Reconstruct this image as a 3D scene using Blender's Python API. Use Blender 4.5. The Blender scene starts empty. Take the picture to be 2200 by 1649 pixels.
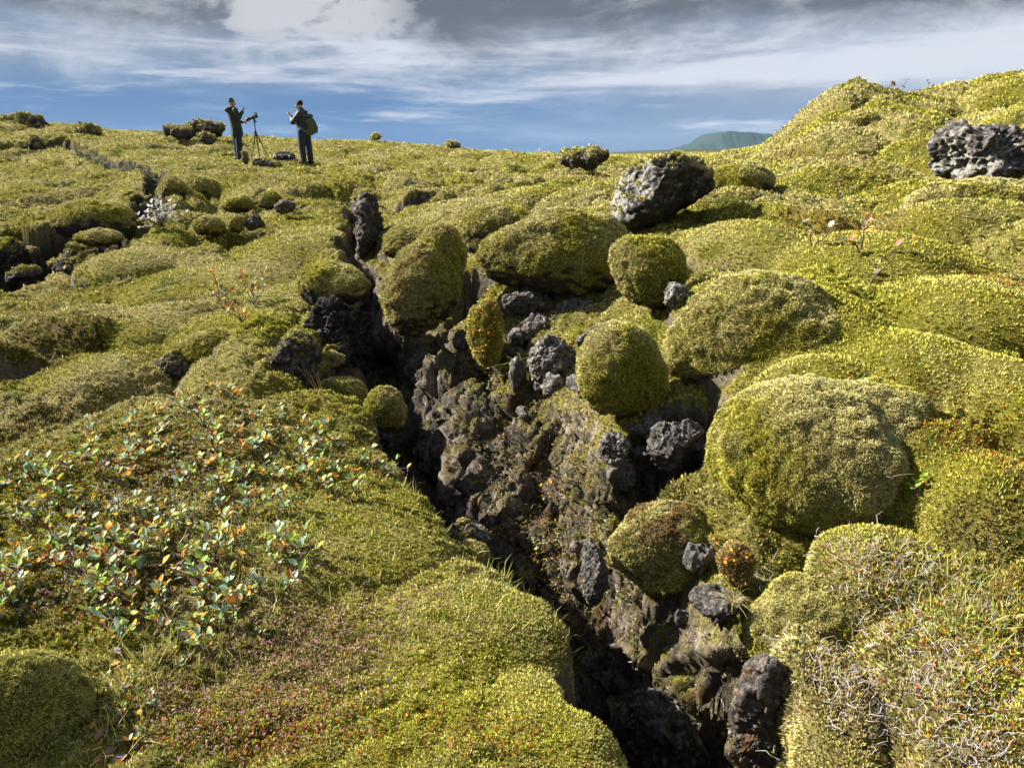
import bpy, bmesh, math, random
import numpy as np
from mathutils import Vector, Matrix
from mathutils.bvhtree import BVHTree

C = bpy.context.scene.collection
RNG = np.random.default_rng(7)
random.seed(7)
f32 = np.float32

# ------------------------------------------------------------------ camera model
FPX, CX, CY = 1650.0, 1100.0, 824.5        # focal length and centre, in photo pixels
CAMZ = 1.4                                 # eye height above the near ground
PITCH = math.atan((CY - 328.0) / FPX)
CP, SP = math.cos(PITCH), math.sin(PITCH)

def ray(u, v):
    """direction with unit forward-axis depth for a photo pixel"""
    xc = (u - CX) / FPX; yc = (CY - v) / FPX
    return np.array([xc, CP + yc * SP, -SP + yc * CP])

def W(u, v, D):
    """point seen at pixel (u, v) whose distance along +Y is D"""
    d = ray(u, v)
    p = d * (D / d[1]); p[2] += CAMZ
    return p

def pxscale(u, v, D):
    return D / ray(u, v)[1] / FPX           # metres per photo pixel there

# ------------------------------------------------------------------ noise (numpy)
def _h(ix, iy, iz, seed):
    h = (ix.astype(np.uint32) * np.uint32(374761393) + iy.astype(np.uint32) * np.uint32(668265263)
         + iz.astype(np.uint32) * np.uint32(2147483647) + np.uint32((seed * 974634777) & 0xffffffff))
    h = (h ^ (h >> np.uint32(13))) * np.uint32(1274126177)
    h = (h ^ (h >> np.uint32(16))) * np.uint32(2246822519)
    return h ^ (h >> np.uint32(15))

def n2(x, y, seed=0):
    x = np.asarray(x, dtype=np.float64); y = np.asarray(y, dtype=np.float64)
    xi = np.floor(x); yi = np.floor(y)
    fx = (x - xi).astype(f32); fy = (y - yi).astype(f32)
    xi = xi.astype(np.int64); yi = yi.astype(np.int64)
    u = fx * fx * fx * (fx * (fx * 6 - 15) + 10); v = fy * fy * fy * (fy * (fy * 6 - 15) + 10)
    zz = np.zeros_like(xi)
    def g(i, j):
        a = _h(xi + i, yi + j, zz, seed).astype(f32) * f32(2 * math.pi / 4294967296.0)
        return np.cos(a) * (fx - i) + np.sin(a) * (fy - j)
    a = g(0, 0); b = g(1, 0); c = g(0, 1); d = g(1, 1)
    return ((a + (b - a) * u) * (1 - v) + (c + (d - c) * u) * v) * f32(1.5)

def n3(p, seed=0):
    p = np.asarray(p, dtype=np.float64)
    i0 = np.floor(p); fr = (p - i0).astype(f32); i0 = i0.astype(np.int64)
    w = fr * fr * fr * (fr * (fr * 6 - 15) + 10)
    out = 0
    for i in (0, 1):
        wx = w[:, 0] if i else 1 - w[:, 0]
        for j in (0, 1):
            wy = w[:, 1] if j else 1 - w[:, 1]
            for k in (0, 1):
                wz = w[:, 2] if k else 1 - w[:, 2]
                h = _h(i0[:, 0] + i, i0[:, 1] + j, i0[:, 2] + k, seed)
                gx = (h & np.uint32(1023)).astype(f32) / 511.5 - 1
                gy = ((h >> np.uint32(10)) & np.uint32(1023)).astype(f32) / 511.5 - 1
                gz = ((h >> np.uint32(20)) & np.uint32(1023)).astype(f32) / 511.5 - 1
                out = out + wx * wy * wz * (gx * (fr[:, 0] - i) + gy * (fr[:, 1] - j) + gz * (fr[:, 2] - k))
    return out * f32(1.2)

def fbm2(x, y, s, oct=4, seed=0, gain=.5):
    o = 0; a = 1
    for k in range(oct):
        o = o + a * n2(x * s, y * s, seed + k); s *= 2.03; a *= gain
    return o

def fbm3(p, s, oct=4, seed=0, gain=.5, kind=''):
    o = 0; a = 1
    for k in range(oct):
        n = n3(p * s + k * 7.3, seed + k)
        if kind == 'ridge': n = 1 - 2 * np.abs(n)
        if kind == 'billow': n = 2 * np.abs(n) - .4
        o = o + a * n; s *= 2.03; a *= gain
    return o

def worley2(x, y, seed=0):
    """F1, F2 and a random value per cell"""
    xi = np.floor(x).astype(np.int64); yi = np.floor(y).astype(np.int64); zz = np.zeros_like(xi)
    f1 = np.full(np.shape(x), 9., f32); f2 = f1.copy(); idv = np.zeros(np.shape(x), f32)
    for i in (-1, 0, 1):
        for j in (-1, 0, 1):
            h = _h(xi + i, yi + j, zz, seed)
            px = (h & np.uint32(4095)).astype(f32) / 4096; py = ((h >> np.uint32(12)) & np.uint32(4095)).astype(f32) / 4096
            d = np.hypot((xi + i - x).astype(f32) + px, (yi + j - y).astype(f32) + py)
            m = d < f1
            f2 = np.where(m, f1, np.minimum(f2, d)); idv = np.where(m, (h >> np.uint32(24)).astype(f32) / 255, idv); f1 = np.where(m, d, f1)
    return f1, f2, idv

def cells3(p, seed=0):
    """random value of the nearest 3-D cell and distance to the cell border"""
    i0 = np.floor(p).astype(np.int64); f1 = np.full(len(p), 9., f32); f2 = f1.copy(); idv = np.zeros(len(p), f32)
    for i in (-1, 0, 1):
        for j in (-1, 0, 1):
            for k in (-1, 0, 1):
                h = _h(i0[:, 0] + i, i0[:, 1] + j, i0[:, 2] + k, seed)
                q = np.stack([(h & np.uint32(255)), (h >> np.uint32(8)) & np.uint32(255), (h >> np.uint32(16)) & np.uint32(255)], 1).astype(f32) / 255
                d = np.linalg.norm((i0 + np.array([i, j, k]) - p).astype(f32) + q, axis=1)
                m = d < f1
                f2 = np.where(m, f1, np.minimum(f2, d)); idv = np.where(m, (h >> np.uint32(24)).astype(f32) / 255, idv); f1 = np.where(m, d, f1)
    return idv, f2 - f1

def pillows(x, y, seed):
    """packed rounded cushions with creases between, about -.7 .. .45"""
    f1, f2, idv = worley2(x, y, seed)
    e = np.clip((f2 - f1) / .85, 0, 1)
    return np.sqrt(1 - (1 - e) ** 2 + .003) * (.75 + .5 * idv) - .7

def sstep(a, b, x):
    t = np.clip((x - a) / (b - a), 0, 1)
    return t * t * (3 - 2 * t)

def mix(a, b, t):
    t = np.asarray(t)
    if t.ndim and np.ndim(a) <= 1: a = np.broadcast_to(np.asarray(a, dtype=f32), t.shape + (3,))
    if t.ndim and np.ndim(b) <= 1: b = np.broadcast_to(np.asarray(b, dtype=f32), t.shape + (3,))
    return a + (b - a) * t[..., None]

# ------------------------------------------------------------------ object helpers
def link(o, parent=None):
    C.objects.link(o)
    if parent is not None: o.parent = parent
    return o

def tag(o, label, cat, group=None):
    o['label'] = label; o['category'] = cat
    if group: o['group'] = group
    return o

def thing(name, label, cat, loc=(0, 0, 0), rotz=0., group=None):
    o = bpy.data.objects.new(name, None); C.objects.link(o)
    o.empty_display_size = .1
    o.location = [float(a) for a in loc]; o.rotation_euler = (0, 0, rotz)
    return tag(o, label, cat, group)

def np_mesh(name, V, F, mat, col=None, smooth=True, nrm=None):
    """V (n,3); F a list of (m,k) index arrays; col (n,3) linear colours"""
    if not isinstance(F, list): F = [F]
    me = bpy.data.meshes.new(name)
    V = np.ascontiguousarray(V, dtype=f32)
    me.vertices.add(len(V)); me.vertices.foreach_set('co', V.ravel())
    idx = np.concatenate([f.ravel() for f in F]).astype(np.int32)
    tot = np.concatenate([np.full(len(f), f.shape[1], np.int32) for f in F])
    start = np.concatenate([[0], np.cumsum(tot)[:-1]]).astype(np.int32)
    me.loops.add(len(idx)); me.loops.foreach_set('vertex_index', idx)
    me.polygons.add(len(tot)); me.polygons.foreach_set('loop_start', start)
    sm = np.full(len(tot), bool(smooth)) if not isinstance(smooth, np.ndarray) else smooth
    me.polygons.foreach_set('use_smooth', sm)
    me.update(calc_edges=True)
    if col is not None:
        a = me.color_attributes.new('Col', 'FLOAT_COLOR', 'POINT')
        c4 = np.ones((len(V), 4), dtype=f32); c4[:, :3] = col
        a.data.foreach_set('color', c4.ravel())
    if nrm is not None:
        a = me.attributes.new('Nrm', 'FLOAT_VECTOR', 'POINT'); a.data.foreach_set('vector', np.ascontiguousarray(nrm, dtype=f32).ravel())
    if mat is not None: me.materials.append(mat)
    return me

def obj(name, me, parent=None):
    return link(bpy.data.objects.new(name, me), parent)

# ------------------------------------------------------------------ materials
def nodemat(name):
    m = bpy.data.materials.new(name); m.use_nodes = True
    nt = m.node_tree; b = nt.nodes['Principled BSDF']
    return m, nt, b

def attr_mat(name, rough=.9, bump=None, spec=.15, vary=.0, transl=0., sheen=0.):
    """colour from the mesh's own colour attribute, broken up by noise; bump = [(scale, height), ...]"""
    m, nt, b = nodemat(name)
    at = nt.nodes.new('ShaderNodeAttribute'); at.attribute_name = 'Col'
    src = at.outputs['Color']
    tc = nt.nodes.new('ShaderNodeTexCoord')
    if vary:
        nz = nt.nodes.new('ShaderNodeTexNoise'); nz.inputs['Scale'].default_value = 55; nz.inputs['Detail'].default_value = 5
        nt.links.new(tc.outputs['Object'], nz.inputs['Vector'])
        mr = nt.nodes.new('ShaderNodeMapRange'); mr.inputs['From Min'].default_value = .3; mr.inputs['From Max'].default_value = .7
        mr.inputs['To Min'].default_value = 1 - vary; mr.inputs['To Max'].default_value = 1 + vary
        nt.links.new(nz.outputs['Fac'], mr.inputs['Value'])
        mx = nt.nodes.new('ShaderNodeMix'); mx.data_type = 'RGBA'; mx.blend_type = 'MULTIPLY'
        mx.inputs[0].default_value = 1
        nt.links.new(src, mx.inputs[6]); nt.links.new(mr.outputs['Result'], mx.inputs[7]); src = mx.outputs[2]
    nt.links.new(src, b.inputs['Base Color'])
    b.inputs['Roughness'].default_value = rough
    b.inputs['Specular IOR Level'].default_value = spec
    if bump:
        prev = None
        for sc, dist in bump:
            nz = nt.nodes.new('ShaderNodeTexNoise'); nz.inputs['Scale'].default_value = sc
            nz.inputs['Detail'].default_value = 4; nz.inputs['Roughness'].default_value = .65
            nt.links.new(tc.outputs['Object'], nz.inputs['Vector'])
            bp = nt.nodes.new('ShaderNodeBump'); bp.inputs['Strength'].default_value = 1; bp.inputs['Distance'].default_value = dist
            nt.links.new(nz.outputs['Fac'], bp.inputs['Height'])
            if prev: nt.links.new(prev.outputs['Normal'], bp.inputs['Normal'])
            prev = bp
        nt.links.new(prev.outputs['Normal'], b.inputs['Normal'])
    if transl:
        tr = nt.nodes.new('ShaderNodeBsdfTranslucent'); nt.links.new(src, tr.inputs['Color'])
        ms = nt.nodes.new('ShaderNodeMixShader'); ms.inputs[0].default_value = transl
        out = nt.nodes['Material Output']
        nt.links.new(b.outputs[0], ms.inputs[1]); nt.links.new(tr.outputs[0], ms.inputs[2])
        nt.links.new(ms.outputs[0], out.inputs['Surface'])
    return m

def plain_mat(name, col, rough=.7, bump=None, spec=.3, metal=0., vary=.15, scale=60):
    m, nt, b = nodemat(name)
    tc = nt.nodes.new('ShaderNodeTexCoord')
    nz = nt.nodes.new('ShaderNodeTexNoise'); nz.inputs['Scale'].default_value = scale; nz.inputs['Detail'].default_value = 4
    nt.links.new(tc.outputs['Object'], nz.inputs['Vector'])
    cr = nt.nodes.new('ShaderNodeValToRGB')
    cr.color_ramp.elements[0].position = .3; cr.color_ramp.elements[1].position = .7
    cr.color_ramp.elements[0].color = [c * (1 - vary) for c in col] + [1]
    cr.color_ramp.elements[1].color = [min(1, c * (1 + vary)) for c in col] + [1]
    nt.links.new(nz.outputs['Fac'], cr.inputs[0]); nt.links.new(cr.outputs[0], b.inputs['Base Color'])
    b.inputs['Roughness'].default_value = rough; b.inputs['Specular IOR Level'].default_value = spec
    b.inputs['Metallic'].default_value = metal
    if bump:
        bp = nt.nodes.new('ShaderNodeBump'); bp.inputs['Distance'].default_value = bump
        nt.links.new(nz.outputs['Fac'], bp.inputs['Height']); nt.links.new(bp.outputs['Normal'], b.inputs['Normal'])
    return m

M_GROUND = attr_mat('moss_ground', .95, [(30, .06), (95, .03), (300, .010)], .1, .45)
M_SPRIG = attr_mat('moss_sprig', .85, None, .12, 0, .12)
def soft_normals(m, k):
    nt = m.node_tree; b = nt.nodes['Principled BSDF']
    at = nt.nodes.new('ShaderNodeAttribute'); at.attribute_name = 'Nrm'; ge = nt.nodes.new('ShaderNodeNewGeometry')
    mx = nt.nodes.new('ShaderNodeMix'); mx.data_type = 'VECTOR'; mx.inputs[0].default_value = k
    nt.links.new(ge.outputs['Normal'], mx.inputs[4]); nt.links.new(at.outputs['Vector'], mx.inputs[5])
    vm = nt.nodes.new('ShaderNodeVectorMath'); vm.operation = 'NORMALIZE'
    nt.links.new(mx.outputs[1], vm.inputs[0]); nt.links.new(vm.outputs[0], b.inputs['Normal'])
soft_normals(M_SPRIG, .58)
M_CUSH = attr_mat('moss_cushion', .95, [(45, .04), (160, .014)], .1, .4)
M_ROCK = attr_mat('lava_rock', .92, [(22, .05), (75, .025), (260, .010)], .12, .55)
M_LEAF = attr_mat('leaf', .6, None, .22, 0, .3)
M_TWIG = attr_mat('twig', .8, None, .25)

# moss palette (linear)
PALE = np.array([.56, .48, .18]); YEL = np.array([.40, .365, .052]); GRN = np.array([.23, .245, .026])
OLIVE = np.array([.10, .105, .020]); BROWN = np.array([.16, .105, .042]); DARK = np.array([.022, .020, .014])
BASALT = np.array([.062, .058, .056]); GREYROCK = np.array([.27, .25, .235]); LICHEN = np.array([.40, .40, .36])
RUST = np.array([.20, .085, .022])

# ------------------------------------------------------------------ ground height
CTRL = [  # u, v, distance: where the smooth lie of the land is seen in the photo
    (0,1649,1.35),(500,1649,1.35),(1000,1649,1.28),(1350,1600,1.33),(0,1450,1.7),(600,1400,1.75),(1000,1400,1.72),(1000,1300,1.95),
    (800,1150,2.35),(300,1150,2.3),(0,1150,2.25),(100,1000,2.7),(400,950,2.9),(700,950,2.95),(450,822,3.45),(600,880,3.2),
    (840,975,2.9),(100,860,3.6),(-200,900,3.3),(0,700,5.0),(-250,700,5.0),(200,700,5.0),(300,790,4.05),(400,650,5.8),(600,600,6.8),(700,560,7.5),
    (640,480,10.),(720,430,12.),(300,560,8.),(60,622,7.5),(-150,640,7.2),(60,468,11.6),(200,440,12.4),(-120,462,11.8),(300,430,15.),(0,400,18.),(-300,400,18.),(100,350,22.),(300,310,26.),(300,287,34.),
    (50,268,32.),(-300,260,32.),(800,307,36.),(1000,324,46.),(500,430,13.),(500,372,18.),(510,343,24.5),(655,355,23.6),(600,340,25.),(850,360,20.),
    (950,400,14.),(1100,380,16.),(1200,400,11.),(1080,440,9.5),(1250,352,20.),(1400,342,30.),(950,500,8.),(1150,490,7.),(1250,490,6.2),
    (1500,480,5.1),(1600,420,6.2),(1700,335,9.),(1850,170,13.),(1760,235,11.5),(2000,235,11.5),(1990,210,15.),(2120,195,13.5),(2250,150,16.),(2450,120,16.),(1900,400,6.3),(2150,400,5.4),
    (2500,380,5.4),(1700,500,4.5),(2000,510,4.2),(2250,500,4.1),(1600,650,3.5),(2000,650,3.3),(2500,650,3.2),(1900,800,2.7),(2200,800,2.6),(1700,800,2.75),
    (2000,1000,2.2),(2200,1000,2.1),(2600,1000,2.0),(2000,1150,1.95),(2150,1300,1.65),(1900,1400,1.58),(2100,1649,1.22),(2500,1649,1.2),(1800,1600,1.38),
    (1640,1280,1.92),(1690,1170,2.2),(1850,1180,2.05),(1400,1160,2.38),(1230,1010,2.85),(1130,910,3.3),(1370,960,2.9),(1180,800,3.9),(1270,700,4.3),(1050,620,5.2),
    (1850,250,20.),(1500,330,60.),(1640,332,12.5),(1600,342,16.),(1500,346,22.),(1440,345,28.),(1690,305,11.5),(1560,355,11.),(2010,985,2.2),(2050,880,2.4),
]
_cp = np.array([W(*c) for c in CTRL])
def _dom(x, y):
    return np.stack([np.arctan2(x, y) * 2.2, np.log(np.maximum(np.hypot(x, y), .3))], -1)
_cd = _dom(_cp[:, 0], _cp[:, 1])
def _tps(r2): return .5 * r2 * np.log(r2 + 1e-9)
_n = len(_cd)
_K = _tps(((_cd[:, None] - _cd[None]) ** 2).sum(-1)) + np.eye(_n) * .004
_A = np.zeros((_n + 3, _n + 3)); _A[:_n, :_n] = _K
_A[:_n, _n] = 1; _A[:_n, _n + 1:] = _cd; _A[_n, :_n] = 1; _A[_n + 1:, :_n] = _cd.T
_w = np.linalg.solve(_A, np.concatenate([_cp[:, 2], np.zeros(3)]))

def base_z(x, y):
    d = _dom(x, y).reshape(-1, 2)
    d[:, 1] = np.clip(d[:, 1], math.log(1.0), math.log(58))
    d[:, 0] = np.clip(d[:, 0], -.8 * 2.2, .85 * 2.2)
    out = np.empty(len(d))
    for a in range(0, len(d), 60000):
        q = d[a:a + 60000]
        out[a:a + 60000] = _tps(((q[:, None] - _cd[None]) ** 2).sum(-1)) @ _w[:_n] + _w[_n] + q @ _w[_n + 1:]
    return out.reshape(np.shape(x))

# the crevice: centre line in plan with half widths left / right and depth
CREV = np.array([  # x, y, wl, wr, depth
    (.78, .55, .24, .22, 1.5), (.55, 1.30, .24, .24, 1.6), (.40, 1.75, .23, .32, 1.6), (.17, 2.30, .22, .50, 1.5), (-.18, 2.90, .22, .70, 1.35), (-.47, 3.55, .22, .92, 1.15),
    (-.70, 4.3, .62, 1.0, .85), (-.92, 5.2, .32, .72, .75), (-1.32, 6.8, .22, .34, .62), (-1.80, 9.0, .20, .30, .50), (-2.35, 11.6, .16, .2, .30), (-2.7, 13.4, .1, .1, .0)])
def crevice(x, y):
    """signed distance (right +) to the centre line and the local parameters"""
    best = np.full(x.shape, 1e9); sd = np.full(x.shape, 1e9); par = np.zeros(x.shape + (3,))
    for a, b in zip(CREV[:-1], CREV[1:]):
        dx, dy = b[0] - a[0], b[1] - a[1]; L2 = dx * dx + dy * dy
        t = np.clip(((x - a[0]) * dx + (y - a[1]) * dy) / L2, 0, 1)
        ex = x - a[0] - t * dx; ey = y - a[1] - t * dy
        d = np.hypot(ex, ey); m = d < best
        s = np.where(ex * dy - ey * dx > 0, 1., -1.)
        best = np.where(m, d, best); sd = np.where(m, s * d, sd)
        par = np.where(m[..., None], a[2:] + t[..., None] * (b - a)[2:], par)
    return sd, par

PITS = [  # u, v, D, radius across, radius along, depth : hollows in the lava
    (40, 556, 9.5, 1.7, 1.7, 1.5), (225, 535, 9.7, .6, .7, .7), (1290, 590, 5.1, .20, .3, .35), (1010, 570, 5.6, .2, .3, .5), (1440, 1330, 1.92, .2, .2, .45),
    (1440, 930, 2.85, .2, .24, .38), (15, 330, 25., 2.2, 1.2, .8), (520, 345, 22, .5, .5, .2), (340, 430, 14., .35, .8, .4)]

PILL = [  # u, v, D of the crown, half width px, half length m, rise m
    (1720,690,3.3,230,.50,.34),(1570,640,3.75,130,.45,.30),(1930,775,2.85,210,.36,.26),(2070,640,3.45,230,.46,.26),(1850,555,4.2,210,.55,.26),(2090,465,4.8,240,.55,.26),
    (1610,515,4.7,170,.5,.26),(2150,830,2.6,170,.36,.24),(1985,950,2.32,150,.28,.26),(1770,800,2.75,150,.30,.30),(2160,1050,2.05,150,.25,.18),(1900,1180,1.98,150,.2,.12),
    (1180,455,6.2,150,.6,.22),(1085,425,7.6,110,.8,.24),(950,480,7.4,85,.7,.22),(1000,398,10.2,120,1.2,.3),(1160,385,10.5,140,1.1,.28),(885,436,9.2,85,1.0,.26),(1330,440,6.6,110,.6,.2),
    (660,500,9.0,120,1.9,.26),(560,560,7.6,150,1.1,.24),(420,590,7.0,140,.9,.24),(300,560,8.4,110,1.0,.22),(610,640,6.0,130,.8,.22),(330,690,5.3,160,.6,.20),(160,690,5.3,110,.6,.18),(500,700,5.0,130,.55,.2),(220,810,4.0,120,.4,.14),
    (1080,1330,1.92,300,.34,.16),(1230,1520,1.48,200,.28,.14),(760,1140,2.4,240,.36,.10)]
PILLOWS = []
for (u_, v_, D_, hw_, hl_, rz_) in PILL:
    p_ = W(u_, v_, D_); PILLOWS.append((p_[0], p_[1], hw_ * pxscale(u_, v_, D_), hl_, rz_))
TRENCH = [(np.array([W(*q)[:2] for q in L]), wd, dp) for L, wd, dp in (
    ([(150, 328, 25.), (230, 345, 22.), (330, 366, 19.5), (345, 400, 16.5), (352, 440, 13.8), (300, 480, 11.6)], .30, .2),
    ([(0, 345, 24.), (70, 332, 25.), (140, 318, 27.)], .5, .45), ([(820, 430, 11.5), (900, 425, 11.8), (985, 392, 14.)], .2, .2))]
def ground(x, y):
    r = np.hypot(x, y)
    z = base_z(x, y)
    u = CX + x / np.maximum(y, .1) * FPX
    # broad plain beyond the ridge
    far = sstep(38, 75, r)
    zf = CAMZ - .9 - np.maximum(r - 75, 0) * .0009 + sstep(350, 800, r) * (1 - sstep(900, 1500, r)) * 4.2 * np.exp(-((u - 1560) / 260) ** 4) \
        + .35 * n2(x * .03, y * .03, 5) * sstep(40, 80, r)
    z = z * (1 - far) + zf * far
    # lumps: rounded pillows parted by creases, their size growing with the open land
    wx = x + .25 * n2(x * 1.3, y * 1.3, 31); wy = y + .25 * n2(x * 1.3, y * 1.3, 32)
    right_smooth = sstep(1350, 1600, u) * (1 - sstep(6, 9, r))
    left = 1 - sstep(900, 1150, u)
    calm = 1 - .9 * np.exp(-(((x + 7.7) / 2.6) ** 2 + ((y - 23.9) / 2.2) ** 2))      # trodden flat where people stand
    al = wy * .96 - wx * .28; ac = wx * .96 + wy * .28; amp = calm * (1 - .35 * sstep(12, 30, r))
    hill = sstep(1560, 1750, u) * sstep(6.3, 8.5, r) * (1 - sstep(22, 32, r))
    bank = sstep(1380, 1560, u) * (1 - sstep(5.5, 7.5, r))
    patch = sstep(-.35, .35, n2(x * .35, y * .35, 44))
    z = z + pillows(wx * .42, wy * .36, 11) * .30 * sstep(9, 14, r) * (1 - sstep(55, 110, r)) * calm * (1 - sstep(1500, 1700, u))
    z = z + pillows(wx * .55 + 5, wy * .42, 12) * .42 * hill
    z = z + pillows(ac * 1.15, al * .72, 13) * .29 * left * sstep(3.0, 5, r) * (1 - sstep(14, 20, r)) * (.55 + .45 * patch)
    z = z + pillows(ac * 2.6, al * 1.9, 17) * .075 * amp * sstep(2.6, 5, r) * (1 - sstep(22, 40, r)) * patch
    z = z + pillows(wx * 1.3, wy * 1.1, 21) * .13 * bank
    mid_ = (1 - left) * (1 - bank) * (1 - hill)
    z = z + pillows(wx * 1.0, wy * .75, 23) * .20 * mid_ * sstep(4.8, 6.5, r) * (1 - sstep(16, 24, r))
    z = z + .03 * n2(x * 1.1, y * 1.1, 14)
    near = 1 - sstep(18, 40, r); pcut = np.zeros(x.shape)
    z = z + .05 * n2(wx * 1.1, wy * 2.2, 20) * sstep(10, 15, r) * (1 - sstep(50, 90, r)) * calm
    for (line, wd, dp) in TRENCH:
        dd = np.full(x.shape, 9.)
        for a_, b_ in zip(line[:-1], line[1:]):
            ex, ey = b_ - a_; t = np.clip(((x - a_[0]) * ex + (y - a_[1]) * ey) / (ex * ex + ey * ey), 0, 1)
            dd = np.minimum(dd, np.hypot(x - a_[0] - t * ex, y - a_[1] - t * ey))
        dd = dd + .25 * wd * n2(x * 1.4, y * 1.4, 43)
        tp = 1 - sstep(wd * .5, wd, dd); pcut = np.maximum(pcut, tp); z = z - dp * tp + dp * .15 * np.exp(-((dd - wd * 1.5) / (wd * .8)) ** 2)
    bl = 2 * np.abs(n2(wx * 6.5, wy * 6.5, 15)) - .4
    z = z + bl * .012 * near
    rip = fbm2(wx * .8, wy * 1.25, 8., 3, 24); z = z + (.016 * (1 - 2 * np.abs(rip)) + .010 * n2(wx * 19, wy * 24, 29)) * near * sstep(1.5, 2.6, r)
    z = z + (n2(x * 16, y * 16, 16) * .008 + n2(x * 34, y * 34, 17) * .004) * near
    lo = np.maximum(bank, left * sstep(3, 5, r) * (1 - sstep(12, 16, r)))
    zb = z - .07 * lo
    for (px_, py_, rx_, ry_, rz_) in PILLOWS:
        m = (np.abs(x - px_) < rx_ * 1.15) & (np.abs(y - py_) < ry_ * 1.15)
        if not m.any(): continue
        X = x[m]; Y = y[m]
        top = float(base_z(np.array([px_]), np.array([py_]))[0]) + .05
        q = ((X - px_) / rx_) ** 2 + ((Y - py_) / ry_) ** 2 + .22 * n2(X * 1.6 / rx_ * .5, Y * 1.6 / ry_ * .5, int(abs(px_ * 100)) % 90)
        zp = top + rz_ * (np.sqrt(np.maximum(1 - q, 0)) - 1) - 3. * np.maximum(q - 1, 0)
        zz_ = zb[m]; kk = .02
        zb[m] = np.where(q < 1.05, .5 * (zz_ + zp + np.sqrt((zz_ - zp) ** 2 + kk * kk * 4)) - kk * .3, zz_)
    z = zb
    # hollows
    for (pu, pv, D, ra, rl, dep) in PITS:
        c = W(pu, pv, D)
        q = ((x - c[0]) / ra) ** 2 + ((y - c[1]) / rl) ** 2
        m = q < 6
        if m.any():
            qq = q + .5 * n2(x * 2.2, y * 2.2, 41)
            pc = 1 - sstep(.62, 1.08, qq); z = z - dep * pc; pcut = np.maximum(pcut, pc * min(1., dep * 1.6))
    # crevice
    sd, par = crevice(x, y)
    sd = sd + .10 * n2(x * .4, y * 1.7, 54) + .05 * n2(x * 3.1, y * 3.1, 51) + .03 * n2(x * 8, y * 8, 52)
    wl, wr, dep = par[..., 0], par[..., 1], par[..., 2]
    tl = np.clip(-sd / np.maximum(wl, .01), 0, 3); tr = np.clip(sd / np.maximum(wr, .01), 0, 3)
    left_f = 1 - sstep(.45, 1.05, tl)
    right_f = .62 * (1 - sstep(.10, .42, tr)) + .38 * (1 - sstep(.4, 1.05, tr))
    cut = np.where(sd < 0, left_f, right_f)
    z = z - .10 * np.where(sd < 0, np.exp(-np.maximum(-sd - wl * .9, 0) / .16), 0) * np.minimum(dep, 1) * (y < 5)
    rough = np.where(cut > .02, 1., 0) * (.03 * fbm2(x, y, 5, 2, 53)) * np.minimum(cut * 4, 1)
    z = z - dep * cut + rough
    return z, np.maximum(cut, pcut)

def hit(u, v, dmin=.9, dmax=70):
    """first point of the ground seen through a photo pixel"""
    D = np.exp(np.linspace(math.log(dmin), math.log(dmax), 1500))
    d = ray(u, v); P = d[None] * (D / d[1])[:, None]; P[:, 2] += CAMZ
    g, _ = ground(P[:, 0], P[:, 1])
    k = np.argmax(P[:, 2] < g)
    return np.array([P[k, 0], P[k, 1], g[k]]), D[k]

# ------------------------------------------------------------------ the ground sheet
NAZ = 960
AZ = np.linspace(math.radians(-50), math.radians(50), NAZ)
_r = [.75]
while _r[-1] < 3300:
    rr = _r[-1]
    _r.append(rr * (1 + (.0038 if rr < 24 else min(.0038 + (rr - 24) * .0002, .06))))
RAD = np.array(_r); NR = len(RAD)
gx = np.sin(AZ)[None] * RAD[:, None]; gy = np.cos(AZ)[None] * RAD[:, None]
gz, gcut = ground(gx, gy)

def blob_mask(x, y, spots):
    """soft patches: spots of (u, v, half width px, half height px) dropped on the ground"""
    m = np.zeros(x.shape)
    for (u, v, a, b) in spots:
        d = _spotD(u, v)
        c = W(u, v, d); s = pxscale(u, v, d)
        rx = a * s; ry = b * s / max(.18, math.sin(math.atan2(CAMZ - c[2] + .02, d)))
        q = ((x - c[0]) / rx) ** 2 + ((y - c[1]) / ry) ** 2
        m = np.maximum(m, np.exp(-q * .9))
    return m
def _spotD(u, v):
    D = np.exp(np.linspace(math.log(.9), math.log(60), 400))
    d = ray(u, v); P = d[None] * (D / d[1])[:, None]; P[:, 2] += CAMZ
    return D[np.argmax(P[:, 2] < base_z(P[:, 0], P[:, 1]))]

HEATH = [(1150,930,150,120),(1230,1080,130,110),(1060,830,90,80),(1420,1120,90,60),(1150,1180,80,60),(680,1400,170,100),(380,1480,120,100),(560,1570,200,60),(250,1250,200,110),(90,900,80,50),(40,760,110,50),(120,720,120,30),(330,1000,160,80),(1950,1430,280,200),(2130,1250,160,150),(2100,1560,150,120)]
RUSTY = [(1950,930,130,60),(2130,960,120,90),(1800,475,160,50),(1760,340,70,50),(2150,590,100,25),(600,1600,150,60),(380,420,60,25),(1180,375,120,14)]
BRIGHT = [(1000,1450,260,160),(1200,1580,160,70),(850,1250,200,80),(80,1500,150,150),(620,690,140,50),(720,1010,130,50),(1250,1500,200,120),(1050,1300,200,70),(700,1130,200,60),(1850,620,300,120),(1900,760,250,60),(230,1010,60,80)]

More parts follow.
